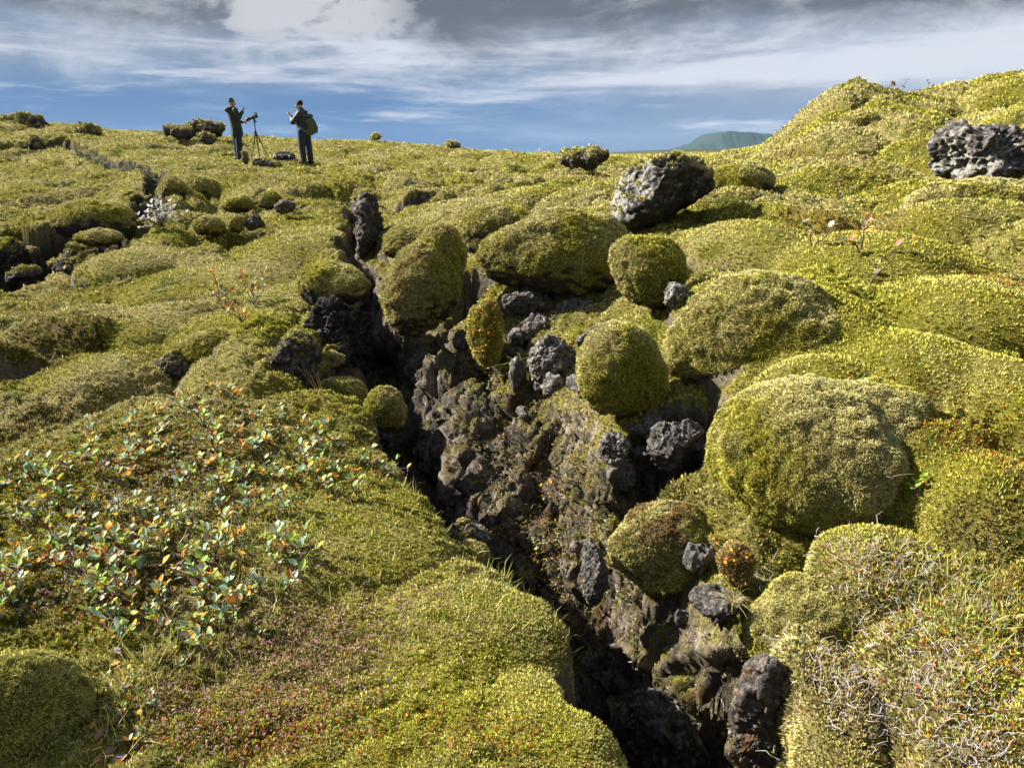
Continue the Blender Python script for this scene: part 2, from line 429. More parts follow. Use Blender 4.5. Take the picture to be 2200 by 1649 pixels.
def ground_colour(x, y, z, cut, nz, w1, w2):
    r = np.hypot(x, y)
    a = fbm2(x, y, .8, 4, 61); b = fbm2(x, y, 3.2, 4, 65); c = fbm2(x, y, 11, 3, 69)
    col = mix(mix(YEL, PALE, sstep(-.55, .55, a + .5 * b)), GRN, sstep(.05, .75, b - .3 * a + .5 * c) * .75)
    col = mix(col, OLIVE, sstep(.25, .85, c + .35 * b) * .55)
    h = np.clip(blob_mask(x, y, HEATH) * 1.25 + .45 * (b * .6 + c * .5) - .12, 0, 1)
    h = np.maximum(h, .7 * sstep(.55, .9, fbm2(x, y, .55, 4, 71)) * sstep(3.5, 6, r) * (1 - sstep(25, 40, r)))
    col = mix(col, mix(BROWN, OLIVE, sstep(-.2, .4, c)), sstep(.3, .9, h) * .6)
    ru = np.clip(blob_mask(x, y, RUSTY) * 1.2 + .4 * c - .1, 0, 1)
    col = mix(col, mix(RUST, OLIVE, sstep(-.1, .4, c)), sstep(.45, 1.0, ru) * .45)
    br = blob_mask(x, y, BRIGHT)
    col = mix(col, np.array([.44, .42, .035]), br * .7)
    # bare lava where it is steep or inside the crevice
    sdk0 = sstep(.02, .10, cut) * sstep(.80, .62, nz) * (x < -3)  # left hollow walls: bare lava, mixed darker below to stand for their shade
    steep = sstep(.55, .3, nz + .16 * b + .1 * c) * (1 - sstep(9, 14, r))
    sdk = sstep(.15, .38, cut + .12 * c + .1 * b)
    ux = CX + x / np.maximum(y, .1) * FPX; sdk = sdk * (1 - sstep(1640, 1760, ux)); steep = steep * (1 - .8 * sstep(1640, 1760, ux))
    rock = mix(mix(BASALT * 1.4, GREYROCK * np.array([1.15, 1.02, .9]), sstep(-.35, .5, w1 + .7 * w2)), np.array([.20, .15, .10]), sstep(.05, .6, w2 - .5 * w1) * .7)
    rock = mix(rock, LICHEN, sstep(.35, .8, w2 + .4 * w1) * .55)
    rock = mix(rock, np.array([.22, .12, .03]), sstep(.3, .7, -w1 + .3 * w2) * .5)
    mossy = sstep(.62, 1.02, nz + .45 * w1 + .2 * w2)            # moss gets a hold on the ledges
    k = np.maximum(np.maximum(steep * .9, sdk * (1 - mossy)), sdk0 * .95); rock = mix(rock, BASALT * .7, sdk0 * .7)
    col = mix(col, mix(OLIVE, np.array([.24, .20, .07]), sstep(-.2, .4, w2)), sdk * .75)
    col = mix(col, rock, k)
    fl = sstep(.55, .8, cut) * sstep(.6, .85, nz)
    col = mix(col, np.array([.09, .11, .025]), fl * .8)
    # farther plain: duller
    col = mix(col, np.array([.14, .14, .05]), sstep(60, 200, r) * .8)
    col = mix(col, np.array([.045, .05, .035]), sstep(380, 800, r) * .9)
    return col, np.clip(h, 0, 1), k, ru

def grid_normals(X, Y, Z):
    P = np.stack([X, Y, Z], -1)
    du = np.gradient(P, axis=1); dv = np.gradient(P, axis=0)
    n = np.cross(du, dv); n /= np.linalg.norm(n, axis=-1, keepdims=True) + 1e-12
    return n
GN = grid_normals(gx, gy, gz)
# broken lava: push the bare walls in and out along their own normals
_m = sstep(.04, .22, gcut) * (RAD[:, None] < 32)
_k = _m > 0
_p = np.stack([gx, gy, gz], -1)[_k]; _p[:, 2] *= .8
_wq = _p + .10 * np.stack([n3(_p * 4, 231), n3(_p * 4, 232), n3(_p * 4, 233)], 1)
_c1, _e1 = cells3(_wq * np.array([4.2, 4.2, 3.2]), 241); _c2, _e2 = cells3(_wq * 11., 242)
_d = .05 * fbm3(_p, 3.2, 3, 201) + .13 * (_c1 - .5) - .05 * (1 - sstep(0, .12, _e1)) + .05 * (_c2 - .5) - .018 * (1 - sstep(0, .12, _e2)) + .03 * fbm3(_p, 20, 4, 209, .65)
_off = GN[_k] * (_d * _m[_k])[:, None]
gx = gx.copy(); gy = gy.copy(); gz = gz.copy()
gx[_k] += _off[:, 0]; gy[_k] += _off[:, 1]; gz[_k] += _off[:, 2]
GN = grid_normals(gx, gy, gz)
WN1 = np.zeros(gx.shape, f32); WN2 = np.zeros(gx.shape, f32)
WN1[_k] = fbm3(_p, 5.0, 4, 221); WN2[_k] = fbm3(_p, 19.0, 4, 225, .6)
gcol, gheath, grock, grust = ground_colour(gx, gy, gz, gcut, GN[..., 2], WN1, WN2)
# between the shoots the older brown moss shows; this colour also holds their self-shadow
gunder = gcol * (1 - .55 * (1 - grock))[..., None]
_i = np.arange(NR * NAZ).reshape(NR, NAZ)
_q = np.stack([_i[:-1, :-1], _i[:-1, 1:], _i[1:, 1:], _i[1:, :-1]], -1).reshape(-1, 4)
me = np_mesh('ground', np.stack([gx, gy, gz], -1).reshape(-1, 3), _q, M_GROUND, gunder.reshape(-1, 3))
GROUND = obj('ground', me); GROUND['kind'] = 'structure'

# ------------------------------------------------------------------ moss sprigs
def unit(a): return a / (np.linalg.norm(a, axis=-1, keepdims=True) + 1e-12)

def sprig_arrays(P, N, size, ctip, cbase, nbl=3, spread=.55, width=.22, rng=RNG, sink=.25):
    n = len(P)
    Pn = np.repeat(P, nbl, 0); Nn = np.repeat(N, nbl, 0); s = np.repeat(size, nbl)[:, None]
    d = unit(Nn + unit(rng.normal(size=(n * nbl, 3))) * spread + np.array([0, 0, .18]))
    w = unit(np.cross(d, rng.normal(size=(n * nbl, 3)))) * s * width
    s = s * rng.uniform(.6, 1.25, (n * nbl, 1))
    b = Pn - Nn * s * sink
    V = np.stack([b - w, b + w, b + d * s], 1).reshape(-1, 3)
    ct = np.repeat(ctip, nbl, 0) * rng.uniform(.8, 1.2, (n * nbl, 1)); cb = np.repeat(cbase, nbl, 0)
    col = np.stack([cb, cb, ct], 1).reshape(-1, 3)
    F = np.arange(n * nbl * 3, dtype=np.int32).reshape(-1, 3)
    return V, F, col, np.repeat(N, nbl * 3, 0)

def tip_colours(col, rng=RNG, far=None):
    n = len(col)
    k = rng.uniform(0, 1, (n, 1))
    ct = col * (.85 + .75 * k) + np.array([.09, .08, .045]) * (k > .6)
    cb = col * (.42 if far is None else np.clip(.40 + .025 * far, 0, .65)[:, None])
    return np.clip(ct, 0, .62), cb

def bil(A, i, j, fi, fj):
    fi = fi[:, None] if A.ndim == 3 else fi; fj = fj[:, None] if A.ndim == 3 else fj
    return (A[i, j] * (1 - fj) + A[i, j + 1] * fj) * (1 - fi) + (A[i + 1, j] * (1 - fj) + A[i + 1, j + 1] * fj) * fi

def scatter_ground(n, rmax, rmin=.9, azmax=40):
    """random ground spots, roughly even per solid angle"""
    i1 = int(np.searchsorted(RAD, rmax)); i0 = int(np.searchsorted(RAD, rmin))
    P3 = np.stack([gx, gy, gz], -1)
    ca = np.linalg.norm(np.cross(P3[i0 + 1:i1 + 1, :-1] - P3[i0:i1, :-1], P3[i0:i1, 1:] - P3[i0:i1, :-1]), axis=-1)
    w = ca / (RAD[i0:i1, None] ** 2)
    w = w * (np.abs(AZ[:-1]) < math.radians(azmax))[None]
    w = np.minimum(w, np.percentile(w[w > 0], 99)).ravel()
    cdf = np.cumsum(w); cdf /= cdf[-1]
    k = np.searchsorted(cdf, RNG.uniform(size=n)); k = np.minimum(k, len(w) - 1)
    i = k // (NAZ - 1) + i0; j = k % (NAZ - 1)
    fi = RNG.uniform(size=n); fj = RNG.uniform(size=n)
    P = bil(P3, i, j, fi, fj); N = unit(bil(GN, i, j, fi, fj)); col = bil(gcol, i, j, fi, fj)
    return P, N, col, gheath[i, j], grock[i, j], grust[i, j], gcut[i, j]

P, N, col, hh, rk, ru, ct_ = scatter_ground(1000000, 38)
rr = np.linalg.norm(P[:, :2], axis=1)
keep = RNG.uniform(size=len(P)) > np.clip(rk * 1.15 - .1, 0, .93)
P, N, col, hh, ru, rr = P[keep], N[keep], col[keep], hh[keep], ru[keep], rr[keep]
size = (.0029 * rr + .0042) * RNG.uniform(.7, 1.35, len(P)) * (1 + .5 * hh)
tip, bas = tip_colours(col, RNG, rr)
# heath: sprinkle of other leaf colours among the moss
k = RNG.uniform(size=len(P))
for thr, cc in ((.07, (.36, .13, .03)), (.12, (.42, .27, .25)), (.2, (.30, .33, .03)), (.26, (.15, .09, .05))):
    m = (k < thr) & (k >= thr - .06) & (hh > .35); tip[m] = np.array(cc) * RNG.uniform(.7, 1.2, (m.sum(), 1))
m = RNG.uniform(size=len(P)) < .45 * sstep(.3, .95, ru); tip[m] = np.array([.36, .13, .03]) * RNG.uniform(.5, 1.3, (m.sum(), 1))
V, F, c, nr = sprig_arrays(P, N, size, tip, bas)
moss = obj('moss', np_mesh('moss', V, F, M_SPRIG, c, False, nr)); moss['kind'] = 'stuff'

# ------------------------------------------------------------------ boulders and cushions
_ico = {}
def ico(n):
    if n not in _ico:
        bm = bmesh.new(); bmesh.ops.create_icosphere(bm, subdivisions=n, radius=1)
        _ico[n] = (np.array([v.co[:] for v in bm.verts]), np.array([[v.index for v in f.verts] for f in bm.faces], dtype=np.int32)); bm.free()
    return _ico[n]

def vnormals(V, F):
    fn = np.cross(V[F[:, 1]] - V[F[:, 0]], V[F[:, 2]] - V[F[:, 0]])
    N = np.zeros_like(V)
    for k in range(3): np.add.at(N, F[:, k], fn)
    return unit(N)

def sphere_union(d, lobes, k=14.):
    """distance from the origin to a soft union of spheres along directions d"""
    acc = np.zeros(len(d))
    for c, r in lobes:
        c = np.asarray(c, float); b = d @ c; disc = b * b - (c @ c - r * r)
        t = np.where(disc > 0, b + np.sqrt(np.maximum(disc, 0)), 0)
        acc += np.exp(k * np.minimum(t, 2.5))
    return np.log(acc) / k

BVHS = []
def register(V, F):
    BVHS.append(BVHTree.FromPolygons([tuple(v) for v in V], [tuple(f) for f in F]))

def pick(u, v, ground_too=True):
    """nearest surface seen through a photo pixel: point, normal"""
    d = ray(u, v); dn = d / np.linalg.norm(d); o = Vector((0, 0, CAMZ)); best = None
    if ground_too:
        p, _ = hit(u, v)
        g = lambda a, b: float(ground(np.array([a]), np.array([b]))[0][0])
        e = .02; n = np.array([g(p[0] - e, p[1]) - g(p[0] + e, p[1]), g(p[0], p[1] - e) - g(p[0], p[1] + e), 2 * e])
        best = (np.linalg.norm(p - np.array([0, 0, CAMZ])), p, unit(n))
    for b in BVHS:
        loc, nor, idx, dist = b.ray_cast(o, Vector(dn))
        if loc is not None and (best is None or dist < best[0]): best = (dist, np.array(loc), np.array(nor))
    return best[1], best[2]

def frame_of(u, v, w, h, D, deep):
    s = pxscale(u, v, D); c = W(u, v, D); r = ray(u, v)
    yaw = -math.atan2(r[0], r[1])                     # turn the boulder's own axes to face the eye
    R = np.array([[math.cos(yaw), -math.sin(yaw), 0], [math.sin(yaw), math.cos(yaw), 0], [0, 0, 1]])
    rad = np.array([w / 2 * s, w / 2 * s * deep, h / 2 * s])
    return c, rad, R, s

def moss_sprigs_on(V, F, col, s, dens, rng, allow=None, size=2.9, grav=.0):
    """sprigs over a mesh; s = metres per photo pixel there, dens = sprigs per 100 photo px^2"""
    a = V[F[:, 0]]; b = V[F[:, 1]]; c = V[F[:, 2]]
    ar = np.linalg.norm(np.cross(b - a, c - a), axis=1) / 2
    if allow is not None: ar = ar * allow[F].mean(1)
    n = int(min(60000, ar.sum() / (s * s) / 100 * dens))
    if n < 5: return None
    cdf = np.cumsum(ar); cdf /= cdf[-1]
    k = np.searchsorted(cdf, rng.uniform(size=n)); k = np.minimum(k, len(F) - 1)
    r1 = np.sqrt(rng.uniform(size=(n, 1))); r2 = rng.uniform(size=(n, 1))
    w = [1 - r1, r1 * (1 - r2), r1 * r2]
    Nv = vnormals(V, F)
    P = sum(w[i] * V[F[k, i]] for i in range(3)); N = unit(sum(w[i] * Nv[F[k, i]] for i in range(3)))
    cc = sum(w[i] * col[F[k, i]] for i in range(3))
    tip, bas = tip_colours(cc, rng)
    N = unit(N + np.array([0, 0, -grav]))
    return sprig_arrays(P, N, s * size * rng.uniform(.7, 1.4, n) * 2.0, tip, bas, rng=rng)

def moss_colour(V, N, seed, bright=0., heath=0.):
    a = fbm3(V, 2.2, 3, seed + 3); b = fbm3(V, 9, 3, seed + 9); c = fbm3(V, 30, 2, seed + 15)
    col = mix(mix(YEL, PALE, sstep(-.35, .35, a + .4 * b + .1)), GRN, sstep(.0, .7, b - .4 * a + .4 * c - .25 * N[:, 2]) * .6)
    col = mix(col, OLIVE, sstep(.3, .9, c + .3 * b) * .5)
    if bright: col = mix(col, np.array([.30, .31, .022]), np.full(len(V), bright))
    if heath: col = mix(col, mix(BROWN, RUST, sstep(-.2, .5, c)), sstep(.4 - heath, .9 - heath, b + .6 * a + .3 * N[:, 2]) * .8)
    return col

def cushion(name, label, u, v, w, h, D, deep=1., seed=1, lobes=4, bare=-.35, bright=0., heath=0., cat='moss boulder', group=None, res=None, dens=11., tilt=0., rough=1., extra=None, size=2.9):
    rng = np.random.default_rng(seed)
    c, rad, R, s = frame_of(u, v, w, h, D, deep)
    d, F = ico(res or (6 if w * h > 30000 else 5 if w * h > 2500 else 4))
    L = [((0, 0, 0), .80)]
    for k in range(lobes):
        q = unit(rng.normal(size=3) * np.array([1, 1, .8])); rr = rng.uniform(.42, .62)
        L.append((q * (1.0 - rr), rr))
    if extra: L += extra
    r = sphere_union(d, L)
    X = d * r[:, None]
    if tilt:
        ct, st = math.cos(tilt), math.sin(tilt)
        X = np.stack([X[:, 0] * ct - X[:, 2] * st, X[:, 1], X[:, 0] * st + X[:, 2] * ct], -1)
    V = (X * rad) @ R.T + c
    N = vnormals(V, F)
    big = float(rad.max())
    V = V + N * (big * (.07 * fbm3(V / big, 1.7, 3, seed) + .035 * rough * fbm3(V / big, 5, 3, seed + 5, kind='billow')) + s * 4.5 * fbm3(V, .05 / s, 3, seed + 8))[:, None]
    N = vnormals(V, F)
    col = moss_colour(V, N, seed, bright, heath)
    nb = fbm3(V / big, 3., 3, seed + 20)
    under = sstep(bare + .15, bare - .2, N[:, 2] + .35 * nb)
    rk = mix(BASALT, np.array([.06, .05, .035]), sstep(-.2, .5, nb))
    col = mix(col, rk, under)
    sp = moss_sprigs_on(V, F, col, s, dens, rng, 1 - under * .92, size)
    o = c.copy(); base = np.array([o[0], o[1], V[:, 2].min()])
    parts = [(V - base, F, col)]
    Vs, Fs, cs, ns = sp
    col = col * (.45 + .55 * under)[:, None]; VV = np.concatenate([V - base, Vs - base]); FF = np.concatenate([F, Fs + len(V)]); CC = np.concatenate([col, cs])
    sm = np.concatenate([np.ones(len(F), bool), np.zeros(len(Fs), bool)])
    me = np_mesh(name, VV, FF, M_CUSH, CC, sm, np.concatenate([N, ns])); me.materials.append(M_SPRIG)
    me.polygons.foreach_set('material_index', np.concatenate([np.zeros(len(F)), np.ones(len(Fs))]).astype(np.int32))
    ob = obj(name, me); ob.location = base.tolist()
    tag(ob, label, cat, group)
    register(V, F)
    return ob

def rock(name, label, u, v, w, h, D, deep=1., seed=1, cuts=9, moss=0., lichen=.3, tone=1., rust=0., cat='rock', group=None, res=None, tilt=0., crag=1., block=1., cap_label=None, lichen_side=None):
    rng = np.random.default_rng(seed)
    c, rad, R, s = frame_of(u, v, w, h, D, deep)
    d, F = ico(res or (6 if w * h > 6000 else 5 if w * h > 900 else 4))
    pn = unit(rng.normal(size=(cuts, 3))); ph = rng.uniform(.42, .88, cuts)
    dots = np.maximum(d @ pn.T, 1e-3)
    r = np.minimum(1.05, (ph / dots))
    r = -np.log(np.exp(-40 * r).sum(1) + math.exp(-40 * 1.05)) / 40; r = r / np.percentile(r, 97)
    X = d * r[:, None]
    if tilt:
        ct, st = math.cos(tilt), math.sin(tilt)
        X = np.stack([X[:, 0] * ct - X[:, 2] * st, X[:, 1], X[:, 0] * st + X[:, 2] * ct], -1)
    V = (X * rad) @ R.T + c
    N = vnormals(V, F); m = float(np.sort(rad)[1]); Vn = V / m
    cv, ce = cells3(Vn * 2.1 + .25 * np.stack([n3(Vn * 2, seed + 60), n3(Vn * 2, seed + 61), n3(Vn * 2, seed + 62)], 1), seed + 50); cv2, ce2 = cells3(Vn * 5.5, seed + 51)
    dis = block * m * (.16 * (cv - .5) - .05 * (1 - sstep(0, .10, ce)) + .06 * (cv2 - .5)) + crag * m * (.15 * fbm3(Vn, 1.4, 3, seed) + .03 * fbm3(Vn, 3.2, 3, seed + 4, kind='ridge') + .045 * fbm3(Vn, 9, 4, seed + 6, .65)) + crag * s * 1.6 * fbm3(V, .09 / s, 2, seed + 30)
    V = V + N * dis[:, None]; N = vnormals(V, F)
    a = fbm3(Vn, 1.5, 3, seed + 11); b = fbm3(Vn, 5, 3, seed + 13); e = fbm3(Vn, 14, 3, seed + 17)
    col = mix(BASALT * tone * 1.3, GREYROCK * tone, sstep(-.1, .8, b + .5 * e + .2 * N[:, 2])); fine = fbm3(Vn, 30, 2, seed + 33); col = mix(col, LICHEN * .8, sstep(.35, .8, fine + .4 * b) * .35 * min(1, tone))
    side = N @ (unit(np.array([-.7, .2, .6])) if lichen_side is None else unit(np.array(lichen_side)))
    li = sstep(.75 - lichen, 1.05 - lichen, .4 * side + .7 * a + .35 * e)
    col = mix(col, mix(LICHEN, GREYROCK * 1.5, sstep(-.1, .4, e)), li * .9)
    if rust: col = mix(col, RUST, sstep(.4 - rust, .9 - rust, b + .5 * a) * .8)
    mm = None
    root = thing(name, label, cat, (c[0], c[1], V[:, 2].min()), 0, group)
    base = np.array(root.location)
    if moss:
        mm = sstep(.62 - moss, .85 - moss, N[:, 2] * .7 + .35 * a + .2 * b)
        mc = moss_colour(V, N, seed + 40, .1)
        V = V + N * (mm * s * 4)[:, None]
        col = mix(col, mc, mm)
    st = obj('stone', np_mesh('stone', V - base, F, M_ROCK, col), root)
    if moss:
        sp = moss_sprigs_on(V, F, col, s, 13, rng, mm)
        if sp is not None:
            cp = obj('moss_cap', np_mesh('moss_cap', sp[0] - base, sp[1], M_SPRIG, sp[2], False, sp[3]), root); cp['kind'] = 'stuff'
    register(V, F)
    return root

MB, LR = 'moss_boulder', 'lava_rock'
# right-hand side of the crevice
cushion(MB, 'huge rounded moss cushion bulging above the twiggy heath right of the crevice', 1725, 980, 480, 425, 2.48, .9, 3, 3, bare=-.8, extra=[((.55, .2, .15), .6)])
cushion(MB, 'long moss lobe hanging between the huge cushion and the egg-shaped cushion', 1625, 725, 420, 345, 3.22, .8, 12, 4, bare=-.7, tilt=.25)
cushion(MB, 'egg-shaped moss cushion standing free above the lit rubble slope', 1330, 790, 222, 250, 3.15, .9, 5, 2, bare=-.8, rough=.6)
cushion(MB, 'round moss cushion directly below the big dark boulder', 1397, 583, 186, 182, 4.0, .95, 6, 3, bare=-.6)
cushion(MB, 'broad double-lobed moss cushion overhanging the grey lava blocks', 1200, 540, 305, 215, 4.9, .8, 27, 3, bare=-.3, extra=[((-.5, -.1, -.1), .6), ((.35, -.2, -.25), .62)])
cushion(MB, 'moss cushion with a dark hole on the lip of the crevice', 912, 612, 185, 225, 5.0, 1.1, 8, 3, bare=-.35, heath=.1, extra=[((.4, .3, .5), .55), ((-.3, -.2, -.3), .6)])
cushion(MB, 'moss knob with two drooping lobes behind the one with the dark hole', 1062, 490, 178, 120, 6.0, .9, 9, 4, bare=-.3)
cushion(MB, 'low green moss hump in shade beside the dark fin of lava', 880, 525, 130, 80, 7.2, 1., 10, 3, bright=.2)
cushion(MB, 'mossy column covered by orange leaves inside the crevice', 1042, 715, 92, 160, 4.45, .9, 14, 3, bare=-.6, bright=.3, heath=.1)
cushion(MB, 'heather topped moss mound low on the right wall of the crevice', 1425, 1185, 250, 240, 2.42, .8, 15, 5, bare=-.5, heath=.35)
cushion(MB, 'pale moss mound under dry twigs at the lower right', 1735, 1370, 270, 290, 1.92, .8, 16, 4, bare=-.55)
cushion(MB, 'small grassy moss hump on the near lip of the crevice', 1015, 1195, 85, 75, 2.5, 1., 19, 3, bright=.3)
cushion(MB, 'small orange-leaved moss knob between the huge cushion and the rock ledge', 1580, 1210, 90, 100, 2.1, 1., 20, 3, heath=.5)
cushion(MB, 'moss hump standing against the right side of the big dark boulder', 1592, 390, 165, 88, 6.7, .9, 21, 3)
cushion(MB, 'smooth moss hump in front of the lichen-grey rock at right edge', 2080, 440, 300, 125, 5.1, .7, 22, 4)
cushion(MB, 'olive moss lump halfway up the smooth hill', 1850, 268, 125, 72, 10.4, .9, 23, 3)
# left-hand side of the crevice
cushion(MB, 'moss brow overhanging the shade-darkened rock wall left of the crevice', 712, 612, 165, 110, 5.6, 1.3, 24, 3, bare=-.1, bright=.2)
cushion(MB, 'large moss mound with a black shaded face beside the far left hollow', 195, 475, 190, 100, 10.6, 1., 25, 3, bare=.05)  # bare raised so dark rock colour stands in for the face's shade
cushion(MB, 'shaggy golden moss mound filling the bottom left corner', 45, 1530, 270, 330, 1.47, .9, 26, 3, bare=-.9, bright=.45, size=4.6, dens=9.)
cushion(MB, 'moss cushion between two dark rocks behind the willow patch', 455, 752, 160, 100, 4.25, 1., 28, 3, bare=-.2)
cushion(MB, 'small moss hump leaning on the jagged black rock', 540, 765, 85, 85, 4.1, 1., 29, 2)
cushion(MB, 'rounded moss lump left of the squat one with bare rock', 448, 486, 78, 48, 9.6, 1., 30, 2)
cushion(MB, 'squat moss lump with bare rock beside it on the left slope', 507, 482, 42, 46, 9.5, 1., 31, 2)
cushion(MB, 'flat moss lump nearest the path of lumps below the tripod', 514, 440, 72, 38, 11.2, 1., 32, 3)
cushion(MB, 'moss lump touching the pale cracked stone below the two people', 580, 432, 60, 42, 11.3, 1., 33, 2)
cushion(MB, 'dark moss ridge end right of the silvery shrub', 372, 428, 80, 95, 13.5, 1.1, 34, 4, bare=.1)
cushion(MB, 'moss knoll next to the dark ridge end', 430, 405, 95, 62, 14.5, 1., 35, 4)
cushion(MB, 'shaded green moss mound on the crevice floor', 735, 850, 105, 95, 4.35, 1., 36, 3, bright=.3, bare=-.6)
cushion(MB, 'drooping dark moss mound at the end of the crevice floor', 825, 875, 100, 110, 4.2, 1., 37, 3, bright=.2, bare=-.6)
cushion(MB, 'little moss ball in deep shade under the shade-darkened wall', 712, 775, 52, 52, 4.8, 1., 38, 2)
cushion(MB, 'moss hump capping the smooth boulder at the edge of the left hollow', 215, 512, 100, 40, 9.0, 1., 39, 3)
# bare lava
rock(LR, 'big dark boulder with a grey lichen patch and moss on top', 1410, 412, 235, 172, 5.6, .95, 51, 10, moss=.26, lichen=.75, tone=.6, block=.45, crag=.7, lichen_side=(-.8, .1, .35))
rock(LR, 'jagged lichen-grey rock at the right edge of the slope', 2125, 325, 245, 150, 5.9, .7, 52, 7, lichen=.62, tone=1.1, crag=1.4, moss=.0)
rock(LR, 'mid grey lava block under the double-lobed moss cushion', 1255, 690, 135, 105, 4.6, .9, 53, 8, lichen=.2, tone=1.7)
rock(LR, 'dark lava slab tucked under the moss overhang', 1140, 640, 115, 70, 4.75, .9, 54, 7, lichen=.1, tone=1.2)
rock(LR, 'reddish grey lava lump beside the orange-leaved column', 1158, 702, 100, 80, 4.6, .9, 55, 8, lichen=.15, tone=1.5, rust=.05)
rock(LR, 'tall knobbly lava stack standing in the rubble', 1190, 780, 105, 160, 4.05, .9, 56, 8, lichen=.2, tone=1.6, crag=1.4)
rock(LR, 'pale stone wedged beside the round moss cushion', 1453, 632, 62, 62, 3.75, .9, 57, 8, lichen=.5, tone=1.5)
rock(LR, 'lichened rock below the egg-shaped cushion', 1320, 975, 70, 95, 2.85, .9, 58, 7, lichen=.35, tone=1.4)
rock(LR, 'charcoal rock in the gap left of the huge cushion', 1452, 950, 120, 125, 2.85, .8, 59, 7, lichen=.1, tone=1.1)
rock(LR, 'pale upright rock edge beside the heather topped mound', 1278, 1215, 60, 190, 2.35, 1., 60, 6, lichen=.1, tone=1.1)
rock(LR, 'dark ledge under the orange-leaved knob', 1545, 1290, 120, 50, 2.0, .9, 61, 6, lichen=.0, tone=.9)
rock(LR, 'rust stained lava face at the bottom right of the crevice', 1640, 1540, 130, 300, 1.66, .8, 62, 6, lichen=.15, tone=1.0, rust=.3, tilt=.3)
rock(LR, 'shaded lava block splashed with grey lichen at the bottom of the crevice', 1440, 1570, 200, 230, 1.95, .8, 63, 7, lichen=.22, tone=.5)  # low tone puts the deep crevice's shade into the stone colour
rock(LR, 'grassy dark stone at the bend of the crevice', 1010, 1145, 95, 70, 2.65, 1., 64, 8, lichen=.05, tone=.9, moss=.05)
rock(LR, 'jagged black rock behind the willow patch', 622, 785, 118, 145, 3.95, .9, 65, 8, lichen=.2, tone=.8, moss=.12, crag=1.5)
rock(LR, 'crumbly rock under the moss cushion behind the willows', 388, 790, 85, 72, 4.15, .9, 66, 8, lichen=.25, tone=.9, moss=.1)
rock(LR, 'dark lava fin rising from the narrow end of the crevice', 790, 500, 62, 165, 8.6, 1.6, 67, 6, lichen=.1, tone=.8, moss=.0, tilt=-.22, crag=1.2)
rock(LR, 'yellow mossed stone on top of the narrow end of the crevice', 788, 424, 50, 34, 9.6, 1., 68, 7, lichen=.2, moss=.45)
rock(LR, 'shade-darkened rock wall under the moss brow', 735, 730, 165, 200, 5.2, .6, 69, 6, lichen=.02, tone=.45)  # stone colour darkened to carry the shade under the overhang
rock(LR, 'smooth dark boulder at the edge of the left hollow', 185, 556, 155, 85, 9.2, .9, 70, 6, lichen=-.1, tone=.5, moss=.12, tilt=.3)
rock(LR, 'mossy dark boulder cut by the left edge of the photo', 15, 560, 80, 85, 10., 1., 71, 7, lichen=-.1, tone=.5, moss=.2)
rock(LR, 'low brown stone on the floor of the left hollow', 45, 592, 75, 34, 9.4, 1., 72, 7, lichen=-.1, tone=.8, moss=.05)
rock(LR, 'bare stone joined to the squat moss lump', 545, 482, 42, 34, 9.6, 1., 73, 7, lichen=.0, tone=.7)
rock(LR, 'pale cracked stone among the moss lumps of the left slope', 612, 444, 40, 32, 10.8, 1., 74, 7, lichen=.35, tone=1.2)
rock(LR, 'black lava pile below the tripod', 572, 362, 58, 42, 20.5, 1., 75, 9, lichen=-.1, tone=.6, moss=.08, crag=2.)
rock(LR, 'tiny lava spike just right of the standing figure in green', 527, 340, 14, 26, 22., 1., 76, 6, moss=.3, tone=.8)
rock(LR, 'dark rock lump on the ridge left of the people', 384, 287, 56, 34, 28., 1., 77, 8, lichen=-.1, tone=.6, moss=0.12, crag=1.6)
rock(LR, 'long mossy rock on the ridge left of the people', 442, 279, 76, 28, 29., 1., 78, 8, lichen=-.1, tone=.6, moss=0.20, crag=1.6)
rock(LR, 'small dark stone at the foot of the ridge rocks', 447, 298, 36, 22, 26., 1., 79, 7, lichen=-.1, tone=.6, moss=.15)
rock(LR, 'brown crag with a moss saddle on the middle horizon', 1255, 342, 105, 50, 15., .8, 80, 7, lichen=-.1, tone=.9, moss=.25, crag=1.7)
rock(LR, 'mossy ridge lump furthest left on the skyline', 45, 268, 92, 26, 31., 1., 81, 7, lichen=-.1, tone=.6, moss=0.20, crag=1.5)
rock(LR, 'dark mossy boulder below the far left skyline', 75, 315, 44, 34, 26., 1., 82, 7, lichen=-.1, tone=.6, moss=.25)
rock(LR, 'mossy lump right of the far left skyline lump', 185, 285, 62, 26, 29., 1., 83, 7, lichen=-.1, tone=.6, moss=0.20, crag=1.5)
rock(LR, 'tiny mossy knob on the skyline right of the people', 808, 300, 22, 12, 35., 1., 84, 6, moss=.35)
rock(LR, 'mossy knob on the skyline further right of the people', 968, 318, 36, 14, 38., 1., 85, 6, moss=.35)
rock(LR, 'tiny black stone on the middle skyline', 1018, 323, 9, 7, 44., 1., 86, 6, lichen=-.2, tone=.5)

